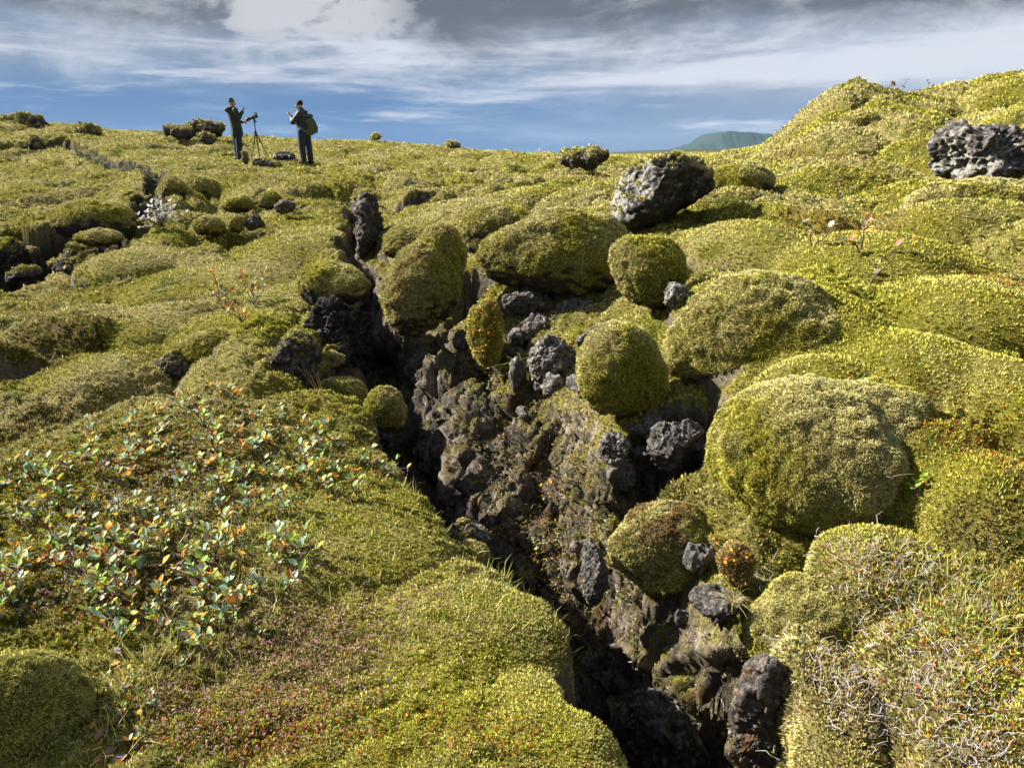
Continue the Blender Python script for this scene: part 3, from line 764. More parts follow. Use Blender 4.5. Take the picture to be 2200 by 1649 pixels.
# ------------------------------------------------------------------ rubble on the lit wall of the crevice
rbm = []
for k in range(7):
    q = rock(LR, 'x', 1100, 800, 90, 78 + 6 * (k % 3), 4., .9, 300 + k, 8, lichen=.3, tone=1.5, crag=1.3, rust=.1 if k % 3 == 0 else 0, res=4)
    BVHS.pop(); m_ = q.children[0].data; rbm.append(m_); bpy.data.objects.remove(q.children[0]); bpy.data.objects.remove(q)
rrg = np.random.default_rng(5)
RUB = [(1000,760),(1120,850),(1240,880),(1330,1060),(1390,1010),(1290,900),(1150,900),(1320,880),(1480,1000),(1380,940),
       (1500,1240),(1560,1340),(1480,1350),(1250,760),(1300,745),(1090,740),(1180,860),(1400,930),(1110,760)]
for i, (u, v) in enumerate(RUB):
    p, D = hit(u + rrg.normal() * 12, v + rrg.normal() * 12)
    q = thing('rubble_stone', 'broken grey-brown lava stone lying in the rubble on the lit crevice wall', 'stone', p + np.array([0, 0, .03 - .04 * D / 4]), float(rrg.uniform(0, 6.28)), 'lava stones on the crevice wall')
    q.scale = [float(rrg.uniform(.35, .95)) * D / 4. * a for a in (1, 1, float(rrg.uniform(.7, 1.4)))]
    obj('stone', rbm[i % 7], q)

# ------------------------------------------------------------------ small plants
def leaf_arrays(P, D, U, length, width, fold=.25, curl=.2):
    """oval leaves: P base, D direction, U face normal; 8 verts / 6 faces as triangles each"""
    n = len(P); D = unit(D); S = unit(np.cross(D, U)); U = np.cross(S, D)
    prof = [(0, .06), (.28, .82), (.55, 1.), (.82, .62), (1., .0)]
    V = []
    for t, w in prof:
        c = P + D * (length * t)[:, None] - U * (length * curl * t * t)[:, None]
        off = S * (width * .5 * w)[:, None]; up = U * (width * fold * w)[:, None]
        V += [c - off + up, c, c + off + up]
    V = np.stack(V, 1)                                    # n, 15, 3
    q = []
    for k in range(4):
        a = 3 * k
        q += [(a, a + 1, a + 4, a + 3), (a + 1, a + 2, a + 5, a + 4)]
    q = np.array(q); F = (np.arange(n)[:, None, None] * 15 + q[None]).reshape(-1, 4)
    return V.reshape(-1, 3), F, 15

def tube_arrays(pts, rad, sides=5):
    pts = np.asarray(pts, float); n = len(pts)
    t = unit(np.gradient(pts, axis=0)); ref = np.where(np.abs(t[:, 2:3]) > .9, [[1., 0, 0]], [[0, 0, 1.]])
    a = unit(np.cross(t, ref)); b = np.cross(t, a)
    th = np.linspace(0, 2 * math.pi, sides, endpoint=False)
    rad = np.broadcast_to(np.asarray(rad, float), (n,))
    V = pts[:, None] + (a[:, None] * np.cos(th)[None, :, None] + b[:, None] * np.sin(th)[None, :, None]) * rad[:, None, None]
    i = np.arange(n * sides).reshape(n, sides); j = np.roll(i, -1, 1)
    F = np.stack([i[:-1], j[:-1], j[1:], i[1:]], -1).reshape(-1, 4)
    return V.reshape(-1, 3), F

class Batch:
    def __init__(s): s.V = []; s.F = []; s.C = []; s.n = 0
    def add(s, V, F, c):
        s.V.append(V); s.F.append(F + s.n); s.n += len(V)
        c = np.asarray(c, float); s.C.append(np.broadcast_to(c, (len(V), 3)) if c.ndim == 1 else c)
    def mesh(s, name, mat, smooth=True):
        k = s.F[0].shape[1]
        return np_mesh(name, np.concatenate(s.V), np.concatenate(s.F), mat, np.concatenate(s.C), smooth)

WILLOW_COL = [((.27, .40, .26), .34), ((.27, .40, .08), .26), ((.44, .48, .42), .10), ((.55, .34, .03), .16), ((.48, .19, .03), .07), ((.30, .20, .20), .04), ((.17, .06, .04), .03)]
def pick_cols(n, table, rng):
    p = np.array([w for _, w in table], dtype=float); p /= p.sum()
    k = rng.choice(len(table), n, p=p)
    return np.array([c for c, _ in table])[k] * rng.uniform(.8, 1.2, (n, 1))

def willow_meshes(seed, h=.12, stems=4, leaves=7, leaf=.028, table=WILLOW_COL, lean=.5, bare=.15):
    rng = np.random.default_rng(seed); st = Batch(); lf = Batch()
    for s in range(stems):
        a = rng.uniform(0, 6.28); out = rng.uniform(.2, lean + .3)
        n = 6; pts = [np.zeros(3)]
        d = unit(np.array([math.cos(a) * out, math.sin(a) * out, 1.]))
        L = h * rng.uniform(.6, 1.15)
        for k in range(n):
            d = unit(d + rng.normal(size=3) * .28 + np.array([0, 0, .10])); pts.append(pts[-1] + d * L / n)
        pts = np.array(pts); st.add(*tube_arrays(pts, np.linspace(.0022, .0009, n + 1) * (leaf / .028), 5), np.array([.07, .045, .04]) * rng.uniform(.7, 1.8))
        m = max(4, leaves + int(rng.integers(-2, 3)))
        t = np.sort(rng.uniform(.35, 1, m)); t[-3:] = (.96, .98, 1.)
        P = np.stack([np.interp(t * n, range(n + 1), pts[:, k]) for k in range(3)], 1)
        ang = rng.uniform(0, 6.28, m)
        D = np.stack([np.cos(ang), np.sin(ang), rng.uniform(.35, 1.9, m)], 1)
        U = unit(np.stack([-np.cos(ang), -np.sin(ang), rng.uniform(.3, .9, m)], 1) + rng.normal(size=(m, 3)) * .3)
        ln = leaf * rng.uniform(.6, 1.15, m)
        V, F, k = leaf_arrays(P, D, U, ln, ln * rng.uniform(.48, .62, m), .16, .12)
        c = pick_cols(m, table, rng)
        cc = np.repeat(c, k, 0).reshape(m, k, 3)
        turn = (rng.uniform(size=m) < .22)[:, None]
        for q in (9, 10, 11, 12, 13, 14): cc[:, q] = np.where(turn, np.array([.55, .30, .03]), cc[:, q])
        lf.add(V, F, cc.reshape(-1, 3))
        if rng.uniform() < bare * 3:                       # a bare side twig
            q = rng.integers(2, 5); e = pts[q] + unit(rng.normal(size=3) + np.array([0, 0, .4])) * L * .4
            st.add(*tube_arrays([pts[q], (pts[q] + e) / 2 + rng.normal(size=3) * .004, e], [.0011, .0009, .0005], 4), (.10, .075, .07))
    return st.mesh('stem', M_TWIG), lf.mesh('foliage', M_LEAF)

def place_plant(name, label, cat, meshes, p, scale, rot, group=None):
    r = thing(name, label, cat, p, rot, group); r.scale = (scale,) * 3
    for nm, m in zip(('stem', 'foliage'), meshes):
        if m is not None: obj(nm, m, r)
    return r

def in_poly(x, y, poly):
    c = False; j = len(poly) - 1
    for i in range(len(poly)):
        if (poly[i][1] > y) != (poly[j][1] > y) and x < (poly[j][0] - poly[i][0]) * (y - poly[i][1]) / (poly[j][1] - poly[i][1]) + poly[i][0]: c = not c
        j = i
    return c

prs = np.random.default_rng(21)
def poly_points(poly, n, mind, rng):
    xs = [q[0] for q in poly]; ys = [q[1] for q in poly]; out = []; tries = 0
    while len(out) < n and tries < n * 60:
        tries += 1
        u, v = rng.uniform(min(xs), max(xs)), rng.uniform(min(ys), max(ys))
        if in_poly(u, v, poly) and all((u - a) ** 2 + (v - b) ** 2 > mind ** 2 for a, b in out): out.append((u, v))
    return out

wv = [willow_meshes(100 + k, h=.085 + .012 * (k % 4), stems=3 + k % 3) for k in range(9)]
PATCH = [(-60, 1090), (60, 1010), (160, 940), (260, 900), (330, 850), (390, 830), (520, 850), (590, 880), (720, 935), (850, 985), (880, 1030), (760, 1075), (640, 1090), (640, 1270), (560, 1330), (440, 1400), (330, 1390), (200, 1360), (-60, 1330)]
for i, (u, v) in enumerate(poly_points(PATCH, 125, 25, prs)):
    p, D = hit(u, v); p[2] -= .012
    place_plant('dwarf_willow', 'dwarf willow with green and orange leaves in the dense patch on the left bank', 'shrub', wv[i % 9], p, float(prs.uniform(.8, 1.3)), float(prs.uniform(0, 6.28)), 'dwarf willows of the dense patch')
for i, (u, v) in enumerate([(215, 1500), (255, 1560), (300, 1600), (390, 1430), (570, 1380), (285, 1470), (330, 1530)]):
    p, D = hit(u, v)
    place_plant('dwarf_willow', 'low leafy willow shoot in the shade beside the golden corner mound', 'shrub', wv[(i * 4 + 1) % 9], p, .55, float(prs.uniform(0, 6.28)), 'willow shoots by the corner mound')
FEW = [((.50, .50, .46), .4), ((.30, .36, .14), .25), ((.34, .15, .10), .2), ((.45, .25, .06), .15)]
fv = [willow_meshes(140 + k, h=.13, stems=2, leaves=4, leaf=.04, table=FEW, lean=.9, bare=.3) for k in range(3)]
for (u, v, sc, k, lab) in [(1745, 530, 1.3, 0, 'sparse willow sprig with one pale round leaf on the right moss slope'), (1870, 610, 1.5, 1, 'bare-twigged willow with brown and silver leaves lying on the right moss slope'),
                           (1845, 545, 1.3, 2, 'upright willow sprig just above the bare-twigged one on the moss slope'), (1800, 430, 1.4, 1, 'pinkish willow sprigs behind the rusty patch on the right slope')]:
    p, _ = pick(u, v)
    place_plant('dwarf_willow', lab, 'shrub', fv[k], p, sc, float(prs.uniform(0, 6.28)))
RED = [((.42, .14, .03), .4), ((.48, .26, .03), .4), ((.25, .28, .04), .2)]
sv = [willow_meshes(150 + k, h=.16, stems=7, leaves=8, leaf=.03, table=WILLOW_COL + RED, lean=1.2) for k in range(3)]
for (u, v, sc, k, lab) in [(470, 645, 1.3, 0, 'low multicoloured willow clump left on the middle moss slope'), (545, 655, 1.5, 1, 'orange and purple leaved willow clump on the middle moss slope'), (520, 690, 1.2, 2, 'small willow clump nearest the eye on the middle moss slope')]:
    p, D = hit(u, v)
    place_plant('dwarf_willow', lab, 'shrub', sv[k], p, sc, float(prs.uniform(0, 6.28)))
SILVER = [((.42, .44, .46), .8), ((.30, .27, .30), .2)]
p, D = hit(345, 490); place_plant('silver_shrub', 'bushy silver-leaved shrub at the end of the left hollow', 'shrub', willow_meshes(160, h=.34, stems=24, leaves=12, leaf=.06, table=SILVER, lean=1.5), p, 1., 0)
for (u, v, lab) in [(1925, 205, 'dark leafy twigs on the saddle of the hilltop'), (2050, 212, 'round-leaved sprig against the sky near the right hill'), (1990, 205, 'red-tinged twigs on the hill saddle between two leafy sprigs'), (1648, 285, 'dark sprig on the left flank of the hill by the far headland')]:
    p, D = hit(u, v + 8)
    place_plant('hill_sprig', lab, 'shrub', willow_meshes(int(u), h=.3, stems=6, leaves=5, leaf=.05, table=[((.10, .10, .04), .5), ((.2, .06, .03), .3), ((.24, .25, .1), .2)], lean=1.4), p, 1., 0)
GREEN = [((.22, .36, .04), 1.)]
p, n = pick(1968, 1068); place_plant('green_sprig', 'single bright green leafy sprig beside the huge moss cushion', 'plant', willow_meshes(171, h=.05, stems=2, leaves=6, leaf=.026, table=GREEN, lean=.4), p, 1.1, 1.)
p, n = pick(1255, 905); place_plant('dwarf_willow', 'straggly grey-twigged willow with few orange leaves on the lit crevice wall', 'shrub', willow_meshes(172, h=.16, stems=5, leaves=4, leaf=.024, table=RED + FEW, lean=1.5, bare=.4), p, 1.1, 0)
p, n = pick(1180, 1085); place_plant('dwarf_willow', 'orange-leaved willow twigs dangling low on the crevice wall', 'shrub', willow_meshes(173, h=.13, stems=5, leaves=4, leaf=.02, table=RED, lean=1.5, bare=.4), p, 1., 0)
PALEG = [((.40, .48, .32), .7), ((.30, .36, .08), .3)]
p, n = pick(1165, 1180); place_plant('hanging_plant', 'pale small-leaved plant hanging over the dark crevice', 'plant', willow_meshes(174, h=.13, stems=8, leaves=16, leaf=.011, table=PALEG, lean=1.6), p + np.array([0, -.03, 0]), 1., 0)
BERRY = [((.55, .25, .02), .55), ((.50, .36, .03), .25), ((.40, .12, .03), .2)]
def leaf_carpet(name, label, cat, spots, n, leaf, table, seed, lift=.006):
    """a creeping shrub: many leaves lying over the moss it grows on"""
    rng = np.random.default_rng(seed); Ps = []; Ns = []
    for (u, v, a, b, m) in spots:
        for k in range(m):
            pu, pv = u + rng.normal() * a * .5, v + rng.normal() * b * .5
            p, nn = pick(pu, pv); Ps.append(p); Ns.append(nn)
    P = np.array(Ps); N = np.array(Ns); base = P.mean(0)
    q = max(1, n // len(P)); P = np.repeat(P, q, 0); N = np.repeat(N, q, 0)
    P = P + rng.normal(size=P.shape) * leaf * .9 + N * lift
    D = unit(rng.normal(size=P.shape) + N * .5 + np.array([0, 0, .3])); U = unit(N + rng.normal(size=P.shape) * .5)
    ln = leaf * rng.uniform(.6, 1.2, len(P))
    V, F, k = leaf_arrays(P, D, U, ln, ln * .62, .12, .1)
    o = obj(name, np_mesh(name, V - base, F, M_LEAF, np.repeat(pick_cols(len(P), table, rng), k, 0))); o.location = base.tolist()
    return tag(o, label, cat)
leaf_carpet('bilberry_bush', 'bilberry with bright orange leaves spilling down the mossy column', 'shrub', [(1035, 690, 70, 70, 60), (1030, 760, 45, 70, 30)], 360, .014, BERRY, 31)
leaf_carpet('bilberry_bush', 'orange leaves sprinkled along the back of the cushion with the dark hole', 'shrub', [(930, 565, 110, 40, 26)], 60, .013, BERRY, 32)
leaf_carpet('bilberry_bush', 'orange-leaved trailing shoots on the knob under the huge cushion', 'shrub', [(1570, 1190, 60, 60, 25), (1580, 1230, 40, 40, 12)], 110, .013, BERRY, 33)

# -- stuff nobody could count
def zone_points(spots, n, rng):
    P = []; Nn = []
    per = [max(1, int(n * a * b / sum(s[2] * s[3] for s in spots))) for (_, _, a, b) in spots]
    for (u, v, a, b), m in zip(spots, per):
        d0 = _spotD(u, v)
        c0 = [W(u + dx * a, v + dy * b, _spotD(u + dx * a, v + dy * b)) for dx, dy in ((-1, 0), (1, 0), (0, -1), (0, 1))]
        ce = (c0[2] + c0[3]) / 2; ax = (c0[1] - c0[0]) / 2; ay = (c0[2] - c0[3]) / 2
        t = rng.normal(size=(m, 2)) * .55
        xy = ce[:2] + t[:, :1] * ax[:2] + t[:, 1:] * ay[:2]
        z, cut = ground(xy[:, 0], xy[:, 1]); e = .015
        zx = ground(xy[:, 0] + e, xy[:, 1])[0]; zy = ground(xy[:, 0], xy[:, 1] + e)[0]
        nn = unit(np.stack([-(zx - z) / e, -(zy - z) / e, np.ones(m)], 1))
        P.append(np.concatenate([xy, z[:, None]], 1)[cut < .5]); Nn.append(nn[cut < .5])
    return np.concatenate(P), np.concatenate(Nn)

def curls(P, N, L, r, rng, flat=.8, seg=5, sides=3, wob=.5):
    """wiggly thin stalks, all at once: n x (seg+1) rings"""
    n = len(P); d = unit(N * (1 - flat) + unit(rng.normal(size=(n, 3))) * flat + N * .15)
    pts = [P.copy()]
    for k in range(seg):
        d = unit(d + rng.normal(size=(n, 3)) * wob); pts.append(pts[-1] + d * (L / seg)[:, None])
    pts = np.stack(pts, 1); t = unit(np.gradient(pts, axis=1))
    a = unit(np.cross(t, np.array([.3, .5, .8]))); b = np.cross(t, a)
    th = np.linspace(0, 2 * math.pi, sides, endpoint=False)
    rr = r[:, None] * np.linspace(1, .35, seg + 1)[None]
    V = pts[:, :, None] + (a[:, :, None] * np.cos(th)[None, None, :, None] + b[:, :, None] * np.sin(th)[None, None, :, None]) * rr[:, :, None, None]
    i = np.arange(n * (seg + 1) * sides).reshape(n, seg + 1, sides); j = np.roll(i, -1, 2)
    F = np.stack([i[:, :-1], j[:, :-1], j[:, 1:], i[:, 1:]], -1).reshape(-1, 4)
    return V.reshape(-1, 3), F, (seg + 1) * sides

rg = np.random.default_rng(77)
def stalks(name, spots, n, L, r, cols, flat, wob, seg=5, lift=.004):
    P, N = zone_points(spots, n, rg); m = len(P)
    V, F, k = curls(P + N * lift, N, L * rg.uniform(.5, 1.3, m), r * rg.uniform(.6, 1.2, m), rg, flat, seg, 3, wob)
    o = obj(name, np_mesh(name, V, F, M_TWIG, np.repeat(pick_cols(m, cols, rg), k, 0))); o['kind'] = 'stuff'; return o
stalks('dry_twigs', [(1900, 1330, 240, 130), (2050, 1450, 170, 120), (1950, 1230, 200, 60), (1640, 1200, 100, 45), (1830, 1480, 130, 80), (2120, 1570, 110, 70)], 1500, .055, .0011,
       [((.42, .40, .40), .5), ((.30, .26, .24), .3), ((.2, .14, .1), .2)], .85, .55)
stalks('willow_twigs', [(300, 1150, 300, 170), (450, 950, 180, 90), (150, 1250, 170, 90), (820, 1000, 80, 40)], 900, .075, .0012, [((.12, .08, .07), .6), ((.32, .28, .27), .4)], .8, .4)
stalks('heath_stalks', [(1150, 920, 150, 110), (1230, 1090, 130, 90), (720, 1400, 240, 140), (450, 1540, 330, 110), (400, 1000, 300, 80), (1080, 980, 60, 110), (1230, 1090, 120, 60)], 2000, .035, .0009, [((.20, .13, .10), .5), ((.34, .28, .24), .3), ((.13, .07, .05), .2)], .7, .5)
def blades(name, spots, n, L, w, cols, lean=.45):
    P, N = zone_points(spots, n, rg); m = len(P)
    d = unit(N * .4 + np.array([0, 0, .7]) + rg.normal(size=(m, 3)) * lean)
    s = unit(np.cross(d, rg.normal(size=(m, 3)))); g = unit(d + np.stack([rg.normal(size=m) * .5, rg.normal(size=m) * .5, -.25 * np.ones(m)], 1))
    ln = (L * rg.uniform(.5, 1.25, m))[:, None]; W_ = (w * rg.uniform(.7, 1.3, m))[:, None]
    p1 = P + d * ln * .55; p2 = p1 + g * ln * .45
    V = np.stack([P - s * W_, P + s * W_, p1 + s * W_ * .7, p1 - s * W_ * .7, p2], 1).reshape(-1, 3)
    i = (np.arange(m) * 5)[:, None]
    F = np.concatenate([i + [0, 1, 2], i + [0, 2, 3], i + [3, 2, 4]])
    o = obj(name, np_mesh(name, V, F, M_LEAF, np.repeat(pick_cols(m, cols, rg), 5, 0), False)); o['kind'] = 'stuff'; return o
GR = [((.30, .32, .07), .4), ((.45, .38, .16), .35), ((.18, .24, .03), .25)]
blades('grass', [(720, 1000, 130, 45), (880, 1070, 60, 40), (1000, 1110, 60, 40), (560, 1200, 200, 110), (330, 1420, 120, 90), (250, 1560, 60, 80), (1060, 1330, 80, 70), (2050, 1250, 120, 90), (2110, 1330, 90, 80), (1080, 1210, 60, 50), (1250, 1330, 50, 60)], 1500, .075, .0013, GR)
blades('dry_grass', [(1310, 395, 140, 14), (700, 345, 80, 10), (520, 395, 200, 20), (1150, 330, 120, 4)], 900, .16, .004, [((.34, .26, .12), .6), ((.2, .12, .06), .4)])
def dabs(name, spots, n, sz, cols, lift):
    P, N = zone_points(spots, n, rg); m = len(P)
    base = pick_cols(m, cols, rg)
    V, F, c, _ = sprig_arrays(P + N * lift * rg.uniform(.3, 1.2, (m, 1)), N, sz * rg.uniform(.6, 1.3, m), base, base * .8, 4, 1.1, .38, rg, .1)
    o = obj(name, np_mesh(name, V, F, M_LEAF, c, False)); o['kind'] = 'stuff'; return o
dabs('heather_flowers', [(760, 1370, 160, 110), (620, 1450, 200, 120), (900, 1290, 120, 60), (500, 1560, 250, 80), (1420, 1120, 80, 60), (1790, 1290, 90, 60)], 2200, .005, [((.55, .33, .32), .6), ((.40, .2, .2), .25), ((.6, .5, .45), .15)], .016)
dabs('crowberry', [(600, 1560, 330, 90), (1920, 930, 110, 60), (2110, 930, 100, 90), (1950, 1300, 240, 110), (2120, 1420, 110, 150), (1780, 470, 110, 40), (300, 1000, 160, 80), (1050, 1590, 150, 60), (2130, 640, 80, 40), (1180, 1000, 110, 110)], 5200, .0075, [((.45, .15, .03), .17), ((.48, .28, .03), .2), ((.32, .38, .03), .48), ((.22, .10, .05), .15)], .010)
dabs('lingonberry', [(300, 1120, 300, 150), (430, 940, 170, 80), (180, 1280, 200, 80), (800, 1000, 90, 40)], 4200, .010, [((.34, .40, .30), .2), ((.30, .32, .05), .3), ((.50, .30, .03), .2), ((.25, .08, .04), .15), ((.40, .36, .36), .15)], .014)
pf = [hit(u + prs.normal() * 30, v + prs.normal() * 40)[0] for (u, v) in [(260, 1560)] * 14 + [(250, 1480)] * 6 + [(280, 1620)] * 6]
pf = np.array(pf); m = len(pf)
V, F, k = leaf_arrays(pf + np.array([0, 0, .008]), unit(prs.normal(size=(m, 3)) * [1, 1, .25]), unit(prs.normal(size=(m, 3)) * .35 + [0, 0, 1]), .026 * prs.uniform(.7, 1.2, m), .015 * np.ones(m), .05, .1)
o = obj('fallen_leaves', np_mesh('fallen_leaves', V, F, M_LEAF, np.repeat(pick_cols(m, [((.26, .22, .27), .6), ((.3, .16, .1), .2), ((.45, .28, .05), .2)], prs), k, 0))); o['kind'] = 'stuff'
def tuft(label, u, v, n, L, w, cols, lean, seed, droop=.6):
    rng = np.random.default_rng(seed); p, nn = pick(u, v)
    B = Batch()
    for k in range(n):
        d = unit(rng.normal(size=3) * lean + np.array([0, 0, .8]) + nn * .5); ln = L * rng.uniform(.5, 1.15)
        t = np.linspace(0, 1, 6)[:, None]
        pts = rng.normal(size=3) * .006 + d * ln * t + np.array([d[0] * .5, d[1] * .5, -.9]) * droop * ln * t ** 2
        B.add(*tube_arrays(pts, w * np.linspace(1, .25, 6), 3), pick_cols(1, cols, rng)[0])
    o = obj('grass_tuft', B.mesh('grass_tuft', M_LEAF)); o.location = p.tolist(); return tag(o, label, 'grass tuft')
STRAW = [((.48, .40, .22), .6), ((.34, .30, .10), .4)]
tuft('straw-coloured tuft drooping beside the pale mound at the crevice edge', 1575, 1300, 45, .12, .0009, STRAW, .5, 1, .8)
tuft('green grass tuft in the shade below the lava stack', 1120, 790, 40, .16, .0012, GR, .6, 2)
tuft('fine grass tuft drooping over the crevice opposite the pale rock edge', 1130, 1240, 50, .14, .0009, GR, .5, 3, .8)
tuft('upright orange-tipped grass at the right edge of the heath', 2140, 1290, 14, .13, .0010, [((.5, .28, .06), .6), ((.4, .38, .1), .4)], .25, 4, .1)
tuft('thin dry grass beside the green sprig', 1900, 1020, 10, .10, .0008, STRAW, .3, 5, .2)
tuft('pale grass blades under the huge cushion', 1940, 1170, 14, .10, .0009, STRAW, .5, 6, .3)
tuft('tall dry stalks over the shaded crevice floor', 700, 880, 6, .28, .0013, [((.45, .30, .12), 1)], .4, 7, .1)

# ------------------------------------------------------------------ people and their gear
def ellipsoid(c, r, rot=None, n=2):
    d, F = ico(n); V = d * np.asarray(r)
    if rot is not None: V = V @ np.array(Matrix.Rotation(rot[0], 3, rot[1])).T
    return V + np.asarray(c), F
def capsule(p0, r0, p1, r1, sides=14, flat=1.):
    p0 = np.asarray(p0, float); p1 = np.asarray(p1, float); ax = unit(p1 - p0)
    pts = []; rad = []
    for a in np.linspace(-90, 0, 5): pts.append(p0 + ax * r0 * math.sin(math.radians(a))); rad.append(max(1e-4, r0 * math.cos(math.radians(a))))
    for a in np.linspace(0, 90, 5): pts.append(p1 + ax * r1 * math.sin(math.radians(a))); rad.append(max(1e-4, r1 * math.cos(math.radians(a))))
    pts = np.array(pts)
    t = np.repeat(ax[None], len(pts), 0); ref = np.array([1., 0, 0]) if abs(ax[2]) > .8 else np.array([0, 0, 1.])
    a = unit(np.cross(t, ref)); b = np.cross(t, a); th = np.linspace(0, 2 * math.pi, sides, endpoint=False)
    V = pts[:, None] + (a[:, None] * np.cos(th)[None, :, None] * flat + b[:, None] * np.sin(th)[None, :, None]) * np.array(rad)[:, None, None]
    i = np.arange(len(pts) * sides).reshape(len(pts), sides); j = np.roll(i, -1, 1)
    q = np.stack([i[:-1], j[:-1], j[1:], i[1:]], -1).reshape(-1, 4)
    F = np.concatenate([q[:, [0, 1, 2]], q[:, [0, 2, 3]], np.stack([np.zeros(sides - 2, int), i[0, 2:], i[0, 1:-1]], -1), np.stack([np.full(sides - 2, i[-1, 0]), i[-1, 1:-1], i[-1, 2:]], -1)])
    return V.reshape(-1, 3), F
def limb(pts, rads, flat=1.):
    return [capsule(pts[k], rads[k], pts[k + 1], rads[k + 1], flat=flat) for k in range(len(pts) - 1)]
def fuse(name, shapes, mat, parent, voxel=.012, smooth=3):
    """weld shapes to one continuous skin"""
    V = []; F = []; n = 0
    for v, f in shapes: V.append(v); F.append(f + n); n += len(v)
    tmp = bpy.data.objects.new(name, np_mesh(name + '_raw', np.concatenate(V), np.concatenate(F), None)); C.objects.link(tmp)
    m = tmp.modifiers.new('r', 'REMESH'); m.mode = 'VOXEL'; m.voxel_size = voxel
    if smooth: q = tmp.modifiers.new('s', 'SMOOTH'); q.iterations = smooth; q.factor = .5
    dg = bpy.context.evaluated_depsgraph_get(); me = bpy.data.meshes.new_from_object(tmp.evaluated_get(dg)); me.name = name
    bpy.data.objects.remove(tmp)
    me.materials.clear(); me.materials.append(mat); me.polygons.foreach_set('use_smooth', np.ones(len(me.polygons), bool))
    return obj(name, me, parent)

SKIN = plain_mat('skin', (.42, .22, .15), .5, vary=.08); HAIR = plain_mat('hair', (.04, .025, .018), .6)
BLKCLOTH = plain_mat('black_cloth', (.012, .012, .015), .85, .004, scale=120); NAVY = plain_mat('navy_cloth', (.014, .022, .05), .8, .006, scale=50)
GREENCO = plain_mat('green_coat', (.022, .032, .026), .75, .008, scale=40); NAVYCO = plain_mat('navy_coat', (.022, .026, .048), .6, .008, scale=40)
TEAL = plain_mat('teal_knit', (.05, .09, .11), .9, .004, scale=200); OLIVEBAG = plain_mat('olive_canvas', (.055, .075, .05), .85, .004, scale=150)
GREYSTRAP = plain_mat('grey_strap', (.16, .19, .19), .8); BOOT = plain_mat('boot_leather', (.02, .017, .016), .6)
BLKMET = plain_mat('black_metal', (.015, .015, .017), .35, spec=.5); GLASS = plain_mat('lens_glass', (.02, .02, .03), .05, spec=.8); SILVERM = plain_mat('silver_metal', (.35, .35, .37), .3, metal=.8)
MAROON = plain_mat('maroon_cloth', (.10, .03, .04), .8); DGREY = plain_mat('grey_nylon', (.025, .028, .04), .6, .004, scale=80)

def hand(c, fwd, side, _up=None, curl=.5):
    """palm with five fingers; fwd = where fingers point, side = thumb side"""
    c = np.asarray(c, float); fwd = unit(np.asarray(fwd, float)); side = unit(np.asarray(side, float)); up = np.cross(side, fwd)
    s = [capsule(c - side * .022, .016, c + side * .022 + fwd * .004, .016), capsule(c + fwd * .035 - side * .025, .014, c + fwd * .035 + side * .025, .014), capsule(c - fwd * .03, .022, c + fwd * .02, .026)]
    for k, (o, L) in enumerate(((-.032, .055), (-.011, .070), (.011, .075), (.032, .068))):
        p = c + fwd * .045 + side * o; q = p + (fwd * (1 - curl * .5) - up * curl * .5) * L * .5; r = q + (fwd * (1 - curl * 1.1) - up * curl) * L * .5
        s += limb([p, q, r], [.0095, .009, .0075])
    p = c - fwd * .01 + side * .03; q = p + (side * .75 + fwd * .55 - up * .2) * .038; s += limb([p, q, q + (fwd * .9 - up * .3) * .03], [.012, .0105, .008])
    return s

def head_shapes(c, fwd, side):
    c = np.asarray(c, float); f = np.asarray(fwd, float); s = np.asarray(side, float); up = np.array([0, 0, 1.])
    sh = [ellipsoid(c, (.078, .078, .105)), ellipsoid(c + f * .022 - up * .025, (.068, .068, .085)), ellipsoid(c + f * .05 - up * .085, (.038, .038, .03)),
          capsule(c + f * .088 + up * .012, .011, c + f * .108 - up * .028, .016), capsule(c + f * .085 - up * .058 - s * .018, .010, c + f * .085 - up * .058 + s * .018, .010),
          ellipsoid(c + s * .08 - up * .005, (.02, .02, .034)), ellipsoid(c - s * .08 - up * .005, (.02, .02, .034)),
          ellipsoid(c + f * .076 + s * .03 + up * .016, (.015, .015, .010)), ellipsoid(c + f * .076 - s * .03 + up * .016, (.015, .015, .010)), capsule(c + f * .078 - s * .045 + up * .032, .010, c + f * .078 + s * .045 + up * .032, .010)]
    return sh

def figure_root(label, u, v, D, k):
    x = W(u, v, D); g = float(ground(np.array([x[0]]), np.array([x[1]]))[0][0])
    r = thing('person', label, 'person', (x[0], x[1], g - .02)); r.scale = (k,) * 3
    return r

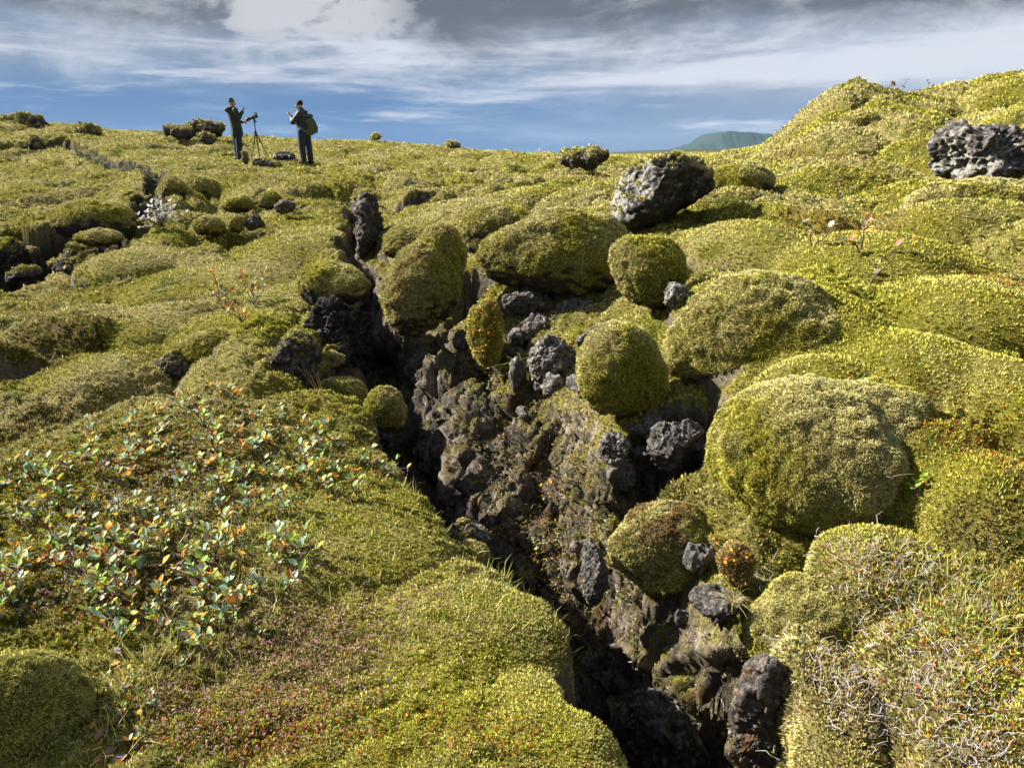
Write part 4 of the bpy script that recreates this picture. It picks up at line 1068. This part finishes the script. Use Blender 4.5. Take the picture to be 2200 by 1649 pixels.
# -- person in the green coat, seen from behind the right shoulder, right hand raised
D1 = 24.3
per = figure_root('person in a long green hooded coat and teal beanie raising one hand towards the tripod', 513, 343, D1, 1.)
f1 = unit(np.array([.80, .60, 0])); s1 = np.array([.60, -.80, 0])          # facing right and away; right-hand side towards us
hd = np.array([-.045, .0, 1.63])
hipL = np.array([-.06, .06, .92]); hipR = np.array([.06, -.05, .92])
ftL = np.array([-.06, .10, .06]); ftR = np.array([.05, -.06, .06])
shL = np.array([-.12, .16, 1.42]); shR = np.array([.07, -.12, 1.42]); elR = np.array([.17, -.16, 1.19]); haR = np.array([.285, -.02, 1.43]); elL = np.array([-.10, .27, 1.15]); haL = np.array([.10, .30, 1.10])
body = head_shapes(hd, f1, s1) + [capsule(hd - [.01, 0, .08], .055, (-.03, .01, 1.42), .062)] + limb([(-.03, .02, 1.36), (-.0, .01, 1.15), (0, .01, .95)], [.12, .115, .12]) \
    + limb([shR, elR, haR - [.03, -.02, .06]], [.05, .042, .032]) + limb([shL, elL, haL], [.05, .042, .032]) + limb([hipL, (-.06, .09, .5), ftL], [.085, .055, .04]) + limb([hipR, (.06, -.06, .5), ftR], [.085, .055, .04]) \
    + [capsule((-.03, .02, 1.38), .09, shR, .05), capsule((-.03, .02, 1.38), .09, shL, .05)] + hand(haR, (.35, .2, .9), (-.6, .7, .1), None, .7) + limb([haR - [.04, -.02, .08], haR], [.03, .024]) + hand(haL + [.06, .02, 0], (.9, .3, -.1), (0, .3, .9), None, .6)
fuse('body', body, SKIN, per, .007)
coat = limb([(-.04, .01, 1.36), (-.01, .01, 1.12), (.02, .01, .92), (.03, .01, .76)], [.165, .155, .165, .175]) + [capsule((-.04, .02, 1.38), .12, shR, .085), capsule((-.04, .02, 1.38), .12, shL, .085)] \
    + limb([shR, elR, haR - [.035, -.01, .05]], [.088, .07, .05]) + limb([shL, elL, haL], [.085, .07, .05]) + [capsule((-.03, .02, 1.46), .085, (-.04, .02, 1.50), .07)]
fuse('coat', coat, GREENCO, per, .012)
fuse('hood', [ellipsoid((-.17, -.06, 1.435), (.095, .10, .075)), capsule((-.12, -.10, 1.48), .05, (.0, -.10, 1.50), .045), capsule((-.14, .05, 1.48), .05, (-.02, .12, 1.49), .045)], GREENCO, per, .01)
fuse('beanie', [ellipsoid(hd + [-.012, 0, .055], (.098, .098, .085)), ellipsoid(hd + [-.03, 0, .10], (.08, .08, .065))], TEAL, per, .008)
fuse('trousers', limb([(-.05, .05, .86), (-.05, .09, .5), ftL + [0, 0, .04]], [.115, .092, .075]) + limb([(.07, -.05, .86), (.07, -.06, .5), ftR + [0, 0, .04]], [.118, .095, .078]), NAVY, per, .01)
for ft in (ftL, ftR): fuse('boot', [capsule(ft - f1 * .05 + [0, 0, -.01], .05, ft + f1 * .13 + [0, 0, -.02], .04), capsule(ft + [0, 0, -.01], .055, ft + [0, 0, .09], .06)], BOOT, per, .008)

# -- person with the backpack, facing left, holding a phone up
D2 = 23.5
per2 = figure_root('person in a dark jacket and black beanie looking at a phone, wearing a pack', 660, 355, D2, 1.)
f2 = unit(np.array([-.93, -.36, 0])); s2 = np.array([.36, -.93, 0])
hd2 = np.array([-.10, 0, 1.63]); ft2 = np.array([-.06, -.10, .06]); ft3 = np.array([.10, .08, .06])
A = np.array
shN = A([-.06, -.19, 1.41]); elN = A([-.27, -.21, 1.17]); haN = A([-.385, -.08, 1.36]); shF = A([-.08, .19, 1.41]); elF = A([-.27, .22, 1.18]); haF = A([-.40, .04, 1.36])
body = head_shapes(hd2, f2, -s2) + [capsule(hd2 - [-.01, 0, .08], .055, (-.06, 0, 1.42), .065)] + limb([(-.05, 0, 1.34), (-.03, 0, 1.12), (-.02, 0, .95)], [.125, .12, .12]) + limb([shN, elN, haN + [.03, 0, -.03]], [.05, .042, .032]) + limb([shF, elF, haF + [.03, 0, -.03]], [.05, .042, .032]) \
    + limb([(-.06, -.08, .9), (-.09, -.10, .5), ft2], [.09, .055, .04]) + limb([(.0, .08, .9), (.05, .09, .5), ft3], [.09, .055, .04]) + [capsule((-.06, 0, 1.37), .09, shN, .05), capsule((-.06, 0, 1.37), .09, shF, .05)] \
    + hand(haN, (-.45, .45, .75), (-.3, -.3, .6), None, .8) + hand(haF, (-.45, -.35, .75), (-.3, .3, .6), None, .8)
fuse('body', body, SKIN, per2, .007)
fuse('jacket', limb([(-.06, 0, 1.36), (-.06, 0, 1.12), (-.05, 0, .93)], [.17, .172, .165]) + [capsule((-.06, 0, 1.38), .12, shN, .09), capsule((-.06, 0, 1.38), .12, shF, .09)] + limb([shN, elN, haN + [.05, 0, -.05]], [.09, .078, .055]) + limb([shF, elF, haF + [.05, 0, -.05]], [.09, .075, .055]) + [capsule((-.06, 0, 1.46), .085, (-.05, 0, 1.51), .075), ellipsoid((.04, 0, 1.45), (.09, .12, .06))], NAVYCO, per2, .012)
fuse('beanie', [ellipsoid(hd2 + [.01, 0, .055], (.1, .1, .085)), ellipsoid(hd2 + [.02, 0, .085], (.088, .088, .07))], BLKCLOTH, per2, .008)
fuse('glasses', [capsule(hd2 + f2 * .093 + s2 * k * .033 + [0, 0, .014], .016, hd2 + f2 * .095 + s2 * k * .036 + [0, 0, .014], .016) for k in (-1, 1)] + [capsule(hd2 + f2 * .097 - s2 * .03 + [0, 0, .018], .004, hd2 + f2 * .097 + s2 * .03 + [0, 0, .018], .004), capsule(hd2 + f2 * .09 + s2 * .05 + [0, 0, .018], .004, hd2 + s2 * .085 + [0, 0, .018], .004)], BLKMET, per2, .004, 0)
fuse('trousers', limb([(-.07, -.07, .92), (-.09, -.10, .5), ft2 + [0, 0, .04]], [.135, .10, .08]) + limb([(.01, .08, .92), (.06, .09, .5), ft3 + [0, 0, .04]], [.13, .098, .08]), NAVY, per2, .01)
for ft in (ft2, ft3): fuse('boot', [capsule(ft - f2 * .05 + [0, 0, -.01], .05, ft + f2 * .14 + [0, 0, -.02], .04), capsule(ft + [0, 0, -.01], .055, ft + [0, 0, .09], .062)], BOOT, per2, .008)
base2 = A(per2.location)
bp = thing('backpack', 'olive green rucksack on the back of the person in the black beanie', 'backpack', base2)
fuse('bag', [ellipsoid((.20, 0, 1.06), (.165, .17, .25)), ellipsoid((.16, 0, 1.22), (.13, .15, .14)), capsule((.13, -.1, .90), .1, (.13, .1, .90), .1), capsule((.12, -.1, 1.2), .09, (.12, .1, 1.2), .09)], OLIVEBAG, bp, .012)
fuse('lid', [ellipsoid((.15, 0, 1.35), (.13, .155, .06)), capsule((.08, -.09, 1.33), .05, (.08, .09, 1.33), .05)], OLIVEBAG, bp, .01)
fuse('pocket', [ellipsoid((.335, 0, 1.0), (.055, .12, .14))], OLIVEBAG, bp, .01)
for k in (-1, 1): fuse('strap', limb([(.06, k * .13, 1.34), (-.09, k * .13, 1.53), (-.235, k * .12, 1.34), (-.2, k * .19, 1.12), (.05, k * .15, .92)], [.017] * 5), GREYSTRAP, bp, .008)
ph = thing('phone', 'dark phone held up in both hands of the person with the rucksack', 'phone', base2)
def box(c, s, rot=None, bev=.006):
    bm = bmesh.new(); bmesh.ops.create_cube(bm, size=1); bmesh.ops.scale(bm, vec=s, verts=bm.verts)
    bmesh.ops.bevel(bm, geom=bm.edges[:], offset=bev, segments=2, affect='EDGES')
    if rot is not None: bmesh.ops.rotate(bm, matrix=rot, verts=bm.verts)
    bmesh.ops.translate(bm, vec=c, verts=bm.verts); me = bpy.data.meshes.new('b'); bm.to_mesh(me); bm.free(); return me
def part(name, me, mat, parent):
    me.materials.append(mat); me.name = name; return obj(name, me, parent)
rp = Matrix.Rotation(math.radians(-30), 3, 'Y')
part('case', box((-.415, -.02, 1.43), (.009, .15, .075), rp, .003), BLKMET, ph); part('screen', box((-.409, -.02, 1.433), (.002, .14, .066), rp, .0005), GLASS, ph)

# -- tripod, camera, bag
x = W(552, 341, 24.0); gt = float(ground(np.array([x[0]]), np.array([x[1]]))[0][0])
tri = thing('tripod', 'black tripod with spread legs standing between the two people', 'tripod', (x[0], x[1], gt - .02))
def bake(name, shapes, mat, parent):
    V = []; F = []; n = 0
    for v, f in shapes: V.append(v); F.append(f + n); n += len(v)
    return obj(name, np_mesh(name, np.concatenate(V), np.concatenate(F), mat), parent)
apex = A([.03, 0, .84])
for e, tgt in enumerate(((-.14, -.12, 0), (-.0, .33, .02), (.42, -.05, .01))):
    tgt = A(tgt); m1 = apex + (tgt - apex) * .5
    lg = bake('leg', [capsule(apex + unit(tgt - apex) * .03, .0165, m1, .0165), capsule(m1, .012, tgt, .011)], BLKMET, tri)
    bake('leg_lock', [capsule(m1 - unit(tgt - apex) * .03, .021, m1 + unit(tgt - apex) * .02, .021)], GREYSTRAP, lg)
bake('spider', [ellipsoid(apex, (.045, .045, .04))], BLKMET, tri)
bake('centre_column', [capsule(apex - [0, 0, .1], .015, apex + [0, 0, .27], .015)], BLKMET, tri)
bake('ball_head', [ellipsoid(apex + [0, 0, .30], (.036, .036, .036)), capsule(apex + [0, 0, .32], .024, apex + [0, 0, .365], .03), capsule(apex + [0, 0, .3], .01, apex + [.06, 0, .3], .012)], BLKMET, tri)
cm = thing('camera', 'black camera with a long lens tilted down on the tripod', 'camera', tri.location)
pc = apex + A([.02, 0, .44]); lx = unit(A([-.9, -.25, -.38])); R3 = lx
rot = Matrix.Rotation(math.atan2(lx[1], lx[0]) + math.pi, 3, 'Z') @ Matrix.Rotation(math.radians(-22), 3, 'Y')
cb = part('camera_body', box(pc + A([.04, .01, .02]), (.085, .15, .115), rot, .012), BLKMET, cm)
part('viewfinder', box(pc + A([.03, .01, .09]), (.07, .07, .05), rot, .012), BLKMET, cm)
bake('grip', [capsule(pc + A([.03, -.08, -.04]), .025, pc + A([.05, -.075, .06]), .022)], BLKMET, cm)
le = bake('lens', [capsule(pc, .045, pc + lx * .13, .043), capsule(pc + lx * .10, .040, pc + lx * .20, .050)], BLKMET, cm)
bake('lens_hood', [capsule(pc + lx * .19, .052, pc + lx * .235, .056)], BLKMET, le)
bake('zoom_ring', [capsule(pc + lx * .06, .050, pc + lx * .085, .050)], DGREY, le)
x = W(611, 341, 24.4); gt = float(ground(np.array([x[0]]), np.array([x[1]]))[0][0])
bg_ = thing('camera_bag', 'dark bulging camera bag with a maroon top lying on the moss', 'bag', (x[0], x[1], gt - .03))
fuse('bag_body', [capsule((-.22, 0, .13), .125, (.22, 0, .12), .125), capsule((-.24, -.08, .10), .09, (.25, -.08, .09), .09), capsule((-.2, .1, .12), .11, (.2, .1, .12), .11)], DGREY, bg_, .012)
fuse('lid', [capsule((-.17, .0, .245), .045, (.15, 0, .24), .045), capsule((-.17, .08, .23), .045, (.15, .08, .22), .045)], MAROON, bg_, .012)
fuse('side_pocket', [ellipsoid((.10, -.17, .10), (.13, .05, .07))], BLKCLOTH, bg_, .01)
bake('strap', limb([(-.25, -.13, .2), (-.1, -.16, .25), (.05, -.15, .22), (.24, -.14, .2)], [.014] * 4), GREYSTRAP, bg_)
for k in (-.2, -.02, .2): bake('buckle', [capsule((k, -.185, .09), .016, (k, -.185, .14), .016)], SILVERM, bg_)
# -- marker post and far headland
p, D = hit(1160, 334)
p = W(1160, 331, 60.); g = float(ground(np.array([p[0]]), np.array([p[1]]))[0][0])
po = thing('marker_post', 'thin orange marker post on the distant plain', 'post', (p[0], p[1], g))
ORANGE = plain_mat('orange_paint', (.45, .16, .03), .6); WHITE = plain_mat('white_band', (.6, .6, .58), .5)
bake('pole', [capsule((0, 0, 0), .055, (0, 0, .62), .05)], ORANGE, po); bake('cap', [capsule((0, 0, .66), .058, (0, 0, .72), .055)], WHITE, po)

def headland():
    """flat-topped sea cliff: outline heights swept over its own depth"""
    D = 2600.
    prof = [(1478, 327), (1486, 318), (1500, 316), (1512, 309), (1530, 306), (1546, 300), (1552, 290), (1560, 284), (1580, 280), (1610, 281), (1640, 284), (1700, 290), (1780, 300), (1880, 327)]
    us = np.linspace(1478, 1880, 150); vs = np.interp(us, [a for a, _ in prof], [b for _, b in prof])
    dep = np.linspace(0, 1, 40)
    top = np.array([W(u, v, D) for u, v in zip(us, vs)])
    h = np.maximum(top[:, 2] + 4, 2.)
    V = []
    for t in dep:
        y = D - 120 + t * 700
        fac = sstep(0, .22, t) * .62 + .38 * sstep(.16, .26, t) - .5 * sstep(.6, 1, t)
        x = top[:, 0] * 1.0
        z = h * fac + 3. * fbm2(x * .02, np.full_like(x, y * .02), 1., 4, 91) * sstep(0, .1, t) + 5 * np.abs(n2(x * .035, np.full_like(x, t * 1.3), 92)) * (1 - sstep(.15, .35, t)) * (h / h.max())
        V.append(np.stack([x, np.full_like(x, y) + 22 * n2(x * .012, np.full_like(x, t), 93), z - 6], 1))
    V = np.array(V); i = np.arange(V.shape[0] * V.shape[1]).reshape(V.shape[:2])
    F = np.stack([i[:-1, :-1], i[:-1, 1:], i[1:, 1:], i[1:, :-1]], -1).reshape(-1, 4)
    P = V.reshape(-1, 3); N = grid_normals(V[..., 0], V[..., 1], V[..., 2]).reshape(-1, 3)
    col = mix(np.array([.018, .034, .028]), np.array([.022, .026, .03]), sstep(.85, .5, np.abs(N[:, 2]) + .2 * n2(P[:, 0] * .03, P[:, 2] * .1, 95)))
    o = obj('mountain', np_mesh('mountain', P, F, attr_mat('headland', .95, None, .05), col)); o['kind'] = 'structure'
headland()

def build_haze():
    bm = bmesh.new(); bmesh.ops.create_cube(bm, size=1); bmesh.ops.scale(bm, vec=(5200, 3500, 112), verts=bm.verts); bmesh.ops.translate(bm, vec=(0, 1690, 40), verts=bm.verts)
    me = bpy.data.meshes.new('haze'); bm.to_mesh(me); bm.free(); o = obj('haze', me); o['kind'] = 'stuff'
    m = bpy.data.materials.new('haze'); m.use_nodes = True; nt = m.node_tree; nt.nodes.clear()
    out = nt.nodes.new('ShaderNodeOutputMaterial'); v = nt.nodes.new('ShaderNodeVolumePrincipled')
    v.inputs['Density'].default_value = .00005; v.inputs['Color'].default_value = (.45, .68, 1, 1)
    nt.links.new(v.outputs[0], out.inputs['Volume']); me.materials.append(m)
build_haze()


# ------------------------------------------------------------------ light, sky, camera
SUN_AZ, SUN_EL = math.radians(-74), math.radians(35)       # azimuth from +Y (left is negative)
sd_ = Vector((math.sin(SUN_AZ) * math.cos(SUN_EL), math.cos(SUN_AZ) * math.cos(SUN_EL), math.sin(SUN_EL)))
sl = bpy.data.lights.new('sun', 'SUN'); sl.energy = 5; sl.angle = math.radians(.5); sl.color = (1, .93, .80)
so = link(bpy.data.objects.new('sun', sl)); so.rotation_euler = sd_.to_track_quat('Z', 'Y').to_euler(); so.location = (-20, 10, 15)

def build_world():
    w = bpy.data.worlds.new('World'); bpy.context.scene.world = w; w.use_nodes = True
    nt = w.node_tree; L = nt.links; N_ = nt.nodes
    bg = N_['Background']; bg.inputs['Strength'].default_value = .05
    def node(t, **k):
        n = N_.new(t)
        for a, b in k.items(): setattr(n, a, b)
        return n
    def math_(op, a, b=None, c=None):
        n = node('ShaderNodeMath', operation=op)
        for i, s in enumerate((a, b, c)):
            if s is None: continue
            if isinstance(s, (int, float)): n.inputs[i].default_value = s
            else: L.new(s, n.inputs[i])
        return n.outputs[0]
    def rng(s, a, b, c=0., d=1., smooth=True):
        n = node('ShaderNodeMapRange'); n.interpolation_type = 'SMOOTHSTEP' if smooth else 'LINEAR'
        L.new(s, n.inputs['Value'])
        for k, v in zip(('From Min', 'From Max', 'To Min', 'To Max'), (a, b, c, d)): n.inputs[k].default_value = v
        return n.outputs['Result']
    def mixc(f, a, b):
        n = node('ShaderNodeMix', data_type='RGBA')
        for i, s in ((0, f), (6, a), (7, b)):
            if isinstance(s, (int, float)): n.inputs[i].default_value = s
            elif isinstance(s, tuple): n.inputs[i].default_value = s + (1,)
            else: L.new(s, n.inputs[i])
        return n.outputs[2]
    sky = node('ShaderNodeTexSky', sky_type='NISHITA'); sky.sun_disc = False
    sky.sun_elevation = SUN_EL; sky.sun_rotation = SUN_AZ; sky.air_density = 1.; sky.dust_density = .6; sky.ozone_density = 2.
    tc = node('ShaderNodeTexCoord'); sp = node('ShaderNodeSeparateXYZ'); L.new(tc.outputs['Generated'], sp.inputs[0])
    el = math_('ARCSINE', sp.outputs[2]); az = math_('ARCTAN2', sp.outputs[0], sp.outputs[1])
    deg = 180 / math.pi
    el = math_('MULTIPLY', el, deg); az = math_('MULTIPLY', az, deg)     # degrees
    def noise(sx, sy, seed, detail=6, rough=.55, dist=.3):
        cb = node('ShaderNodeCombineXYZ')
        L.new(math_('MULTIPLY', az, sx), cb.inputs[0]); L.new(math_('MULTIPLY', el, sy), cb.inputs[1]); cb.inputs[2].default_value = seed
        n = node('ShaderNodeTexNoise'); n.inputs['Scale'].default_value = 1; n.inputs['Detail'].default_value = detail
        n.inputs['Roughness'].default_value = rough; n.inputs['Distortion'].default_value = dist
        L.new(cb.outputs[0], n.inputs['Vector']); return n.outputs['Fac']
    #@@SKY
    base = mixc(.95, sky.outputs[0], (.30, .96, 2.25))
    base = mixc(math_('MULTIPLY', rng(az, -12, 22), .85), base, (1.5, 1.95, 2.7))
    base = mixc(math_('MULTIPLY', rng(el, 2.8, 6.5), .75), base, (1.55, 1.85, 2.3))
    # soft wisps
    n4 = noise(.07, .42, 9.7, 8, .64, .3)
    col = mixc(math_('MULTIPLY', rng(n4, .46, .72), .42), base, (2.5, 3.0, 3.9))
    # bright thin streaks
    n1 = noise(.05, .45, 3.1, 9, .66, .35)
    band = math_('MULTIPLY', rng(el, 2.6, 5.0), rng(el, 9.0, 6.6))
    thr = math_('ADD', n1, math_('MULTIPLY', band, .17))
    thr = math_('ADD', thr, math_('MULTIPLY', rng(az, -12, 25), .03))
    col = mixc(math_('MULTIPLY', rng(thr, .56, .76), .85), col, (3.9, 4.1, 4.6))
    # broad pale mass to the right
    n3_ = noise(.085, .20, 5.5, 9, .64, .4)
    mass = math_('MULTIPLY', rng(math_('ADD', n3_, math_('MULTIPLY', rng(az, -2, 22), .16)), .48, .74), math_('MULTIPLY', rng(el, 2.5, 6.0), rng(el, 11, 8)))
    col = mixc(math_('MULTIPLY', mass, .75), col, (3.7, 3.9, 4.3))
    # dark grey deck overhead, ragged below
    n2_ = noise(.085, .22, 1.3, 9, .64, .35)
    deck = rng(math_('ADD', math_('MULTIPLY', math_('SUBTRACT', n2_, .5), 7.5), el), 6.3, 9.2)
    n5 = noise(.12, .27, 7.7, 9, .66, .35)
    dcol = mixc(rng(n5, .42, .70), (.70, .82, 1.0), (2.3, 2.45, 2.7))
    col = mixc(math_('MULTIPLY', deck, .93), col, dcol)
    # cumulus heads poking into the deck
    n6 = noise(.20, .36, 4.4, 9, .64, .3)
    puff = math_('MULTIPLY', math_('MULTIPLY', rng(az, -24, -17), rng(az, -4, -10)), math_('MULTIPLY', rng(el, 6.4, 8.0), rng(el, 11.5, 9.8)))
    col = mixc(math_('MULTIPLY', rng(math_('ADD', n6, math_('MULTIPLY', puff, .2)), .53, .66), math_('MULTIPLY', puff, .9)), col, (3.3, 3.4, 3.6))
    zen = rng(el, 14, 40)
    col = mixc(zen, col, (2.3, 2.6, 3.1))
    below = rng(el, -.2, -2.)
    col = mixc(below, col, (.6, .62, .4))
    L.new(col, bg.inputs['Color'])
build_world()

cam = bpy.data.cameras.new('camera'); cam.sensor_width = 36; cam.lens = FPX / 2200 * 36
cam.clip_start = .05; cam.clip_end = 20000
co = link(bpy.data.objects.new('camera', cam)); co.location = (0, 0, CAMZ)
co.rotation_euler = (math.pi / 2 - PITCH, 0, 0)
S = bpy.context.scene
S.camera = co
S.view_settings.view_transform = 'Standard'; S.view_settings.look = 'None'
S.view_settings.exposure = 1.95; S.view_settings.gamma = 1
S.cycles.max_bounces = 6; S.cycles.diffuse_bounces = 2; S.cycles.transmission_bounces = 3; S.cycles.caustics_reflective = False; S.cycles.caustics_refractive = False
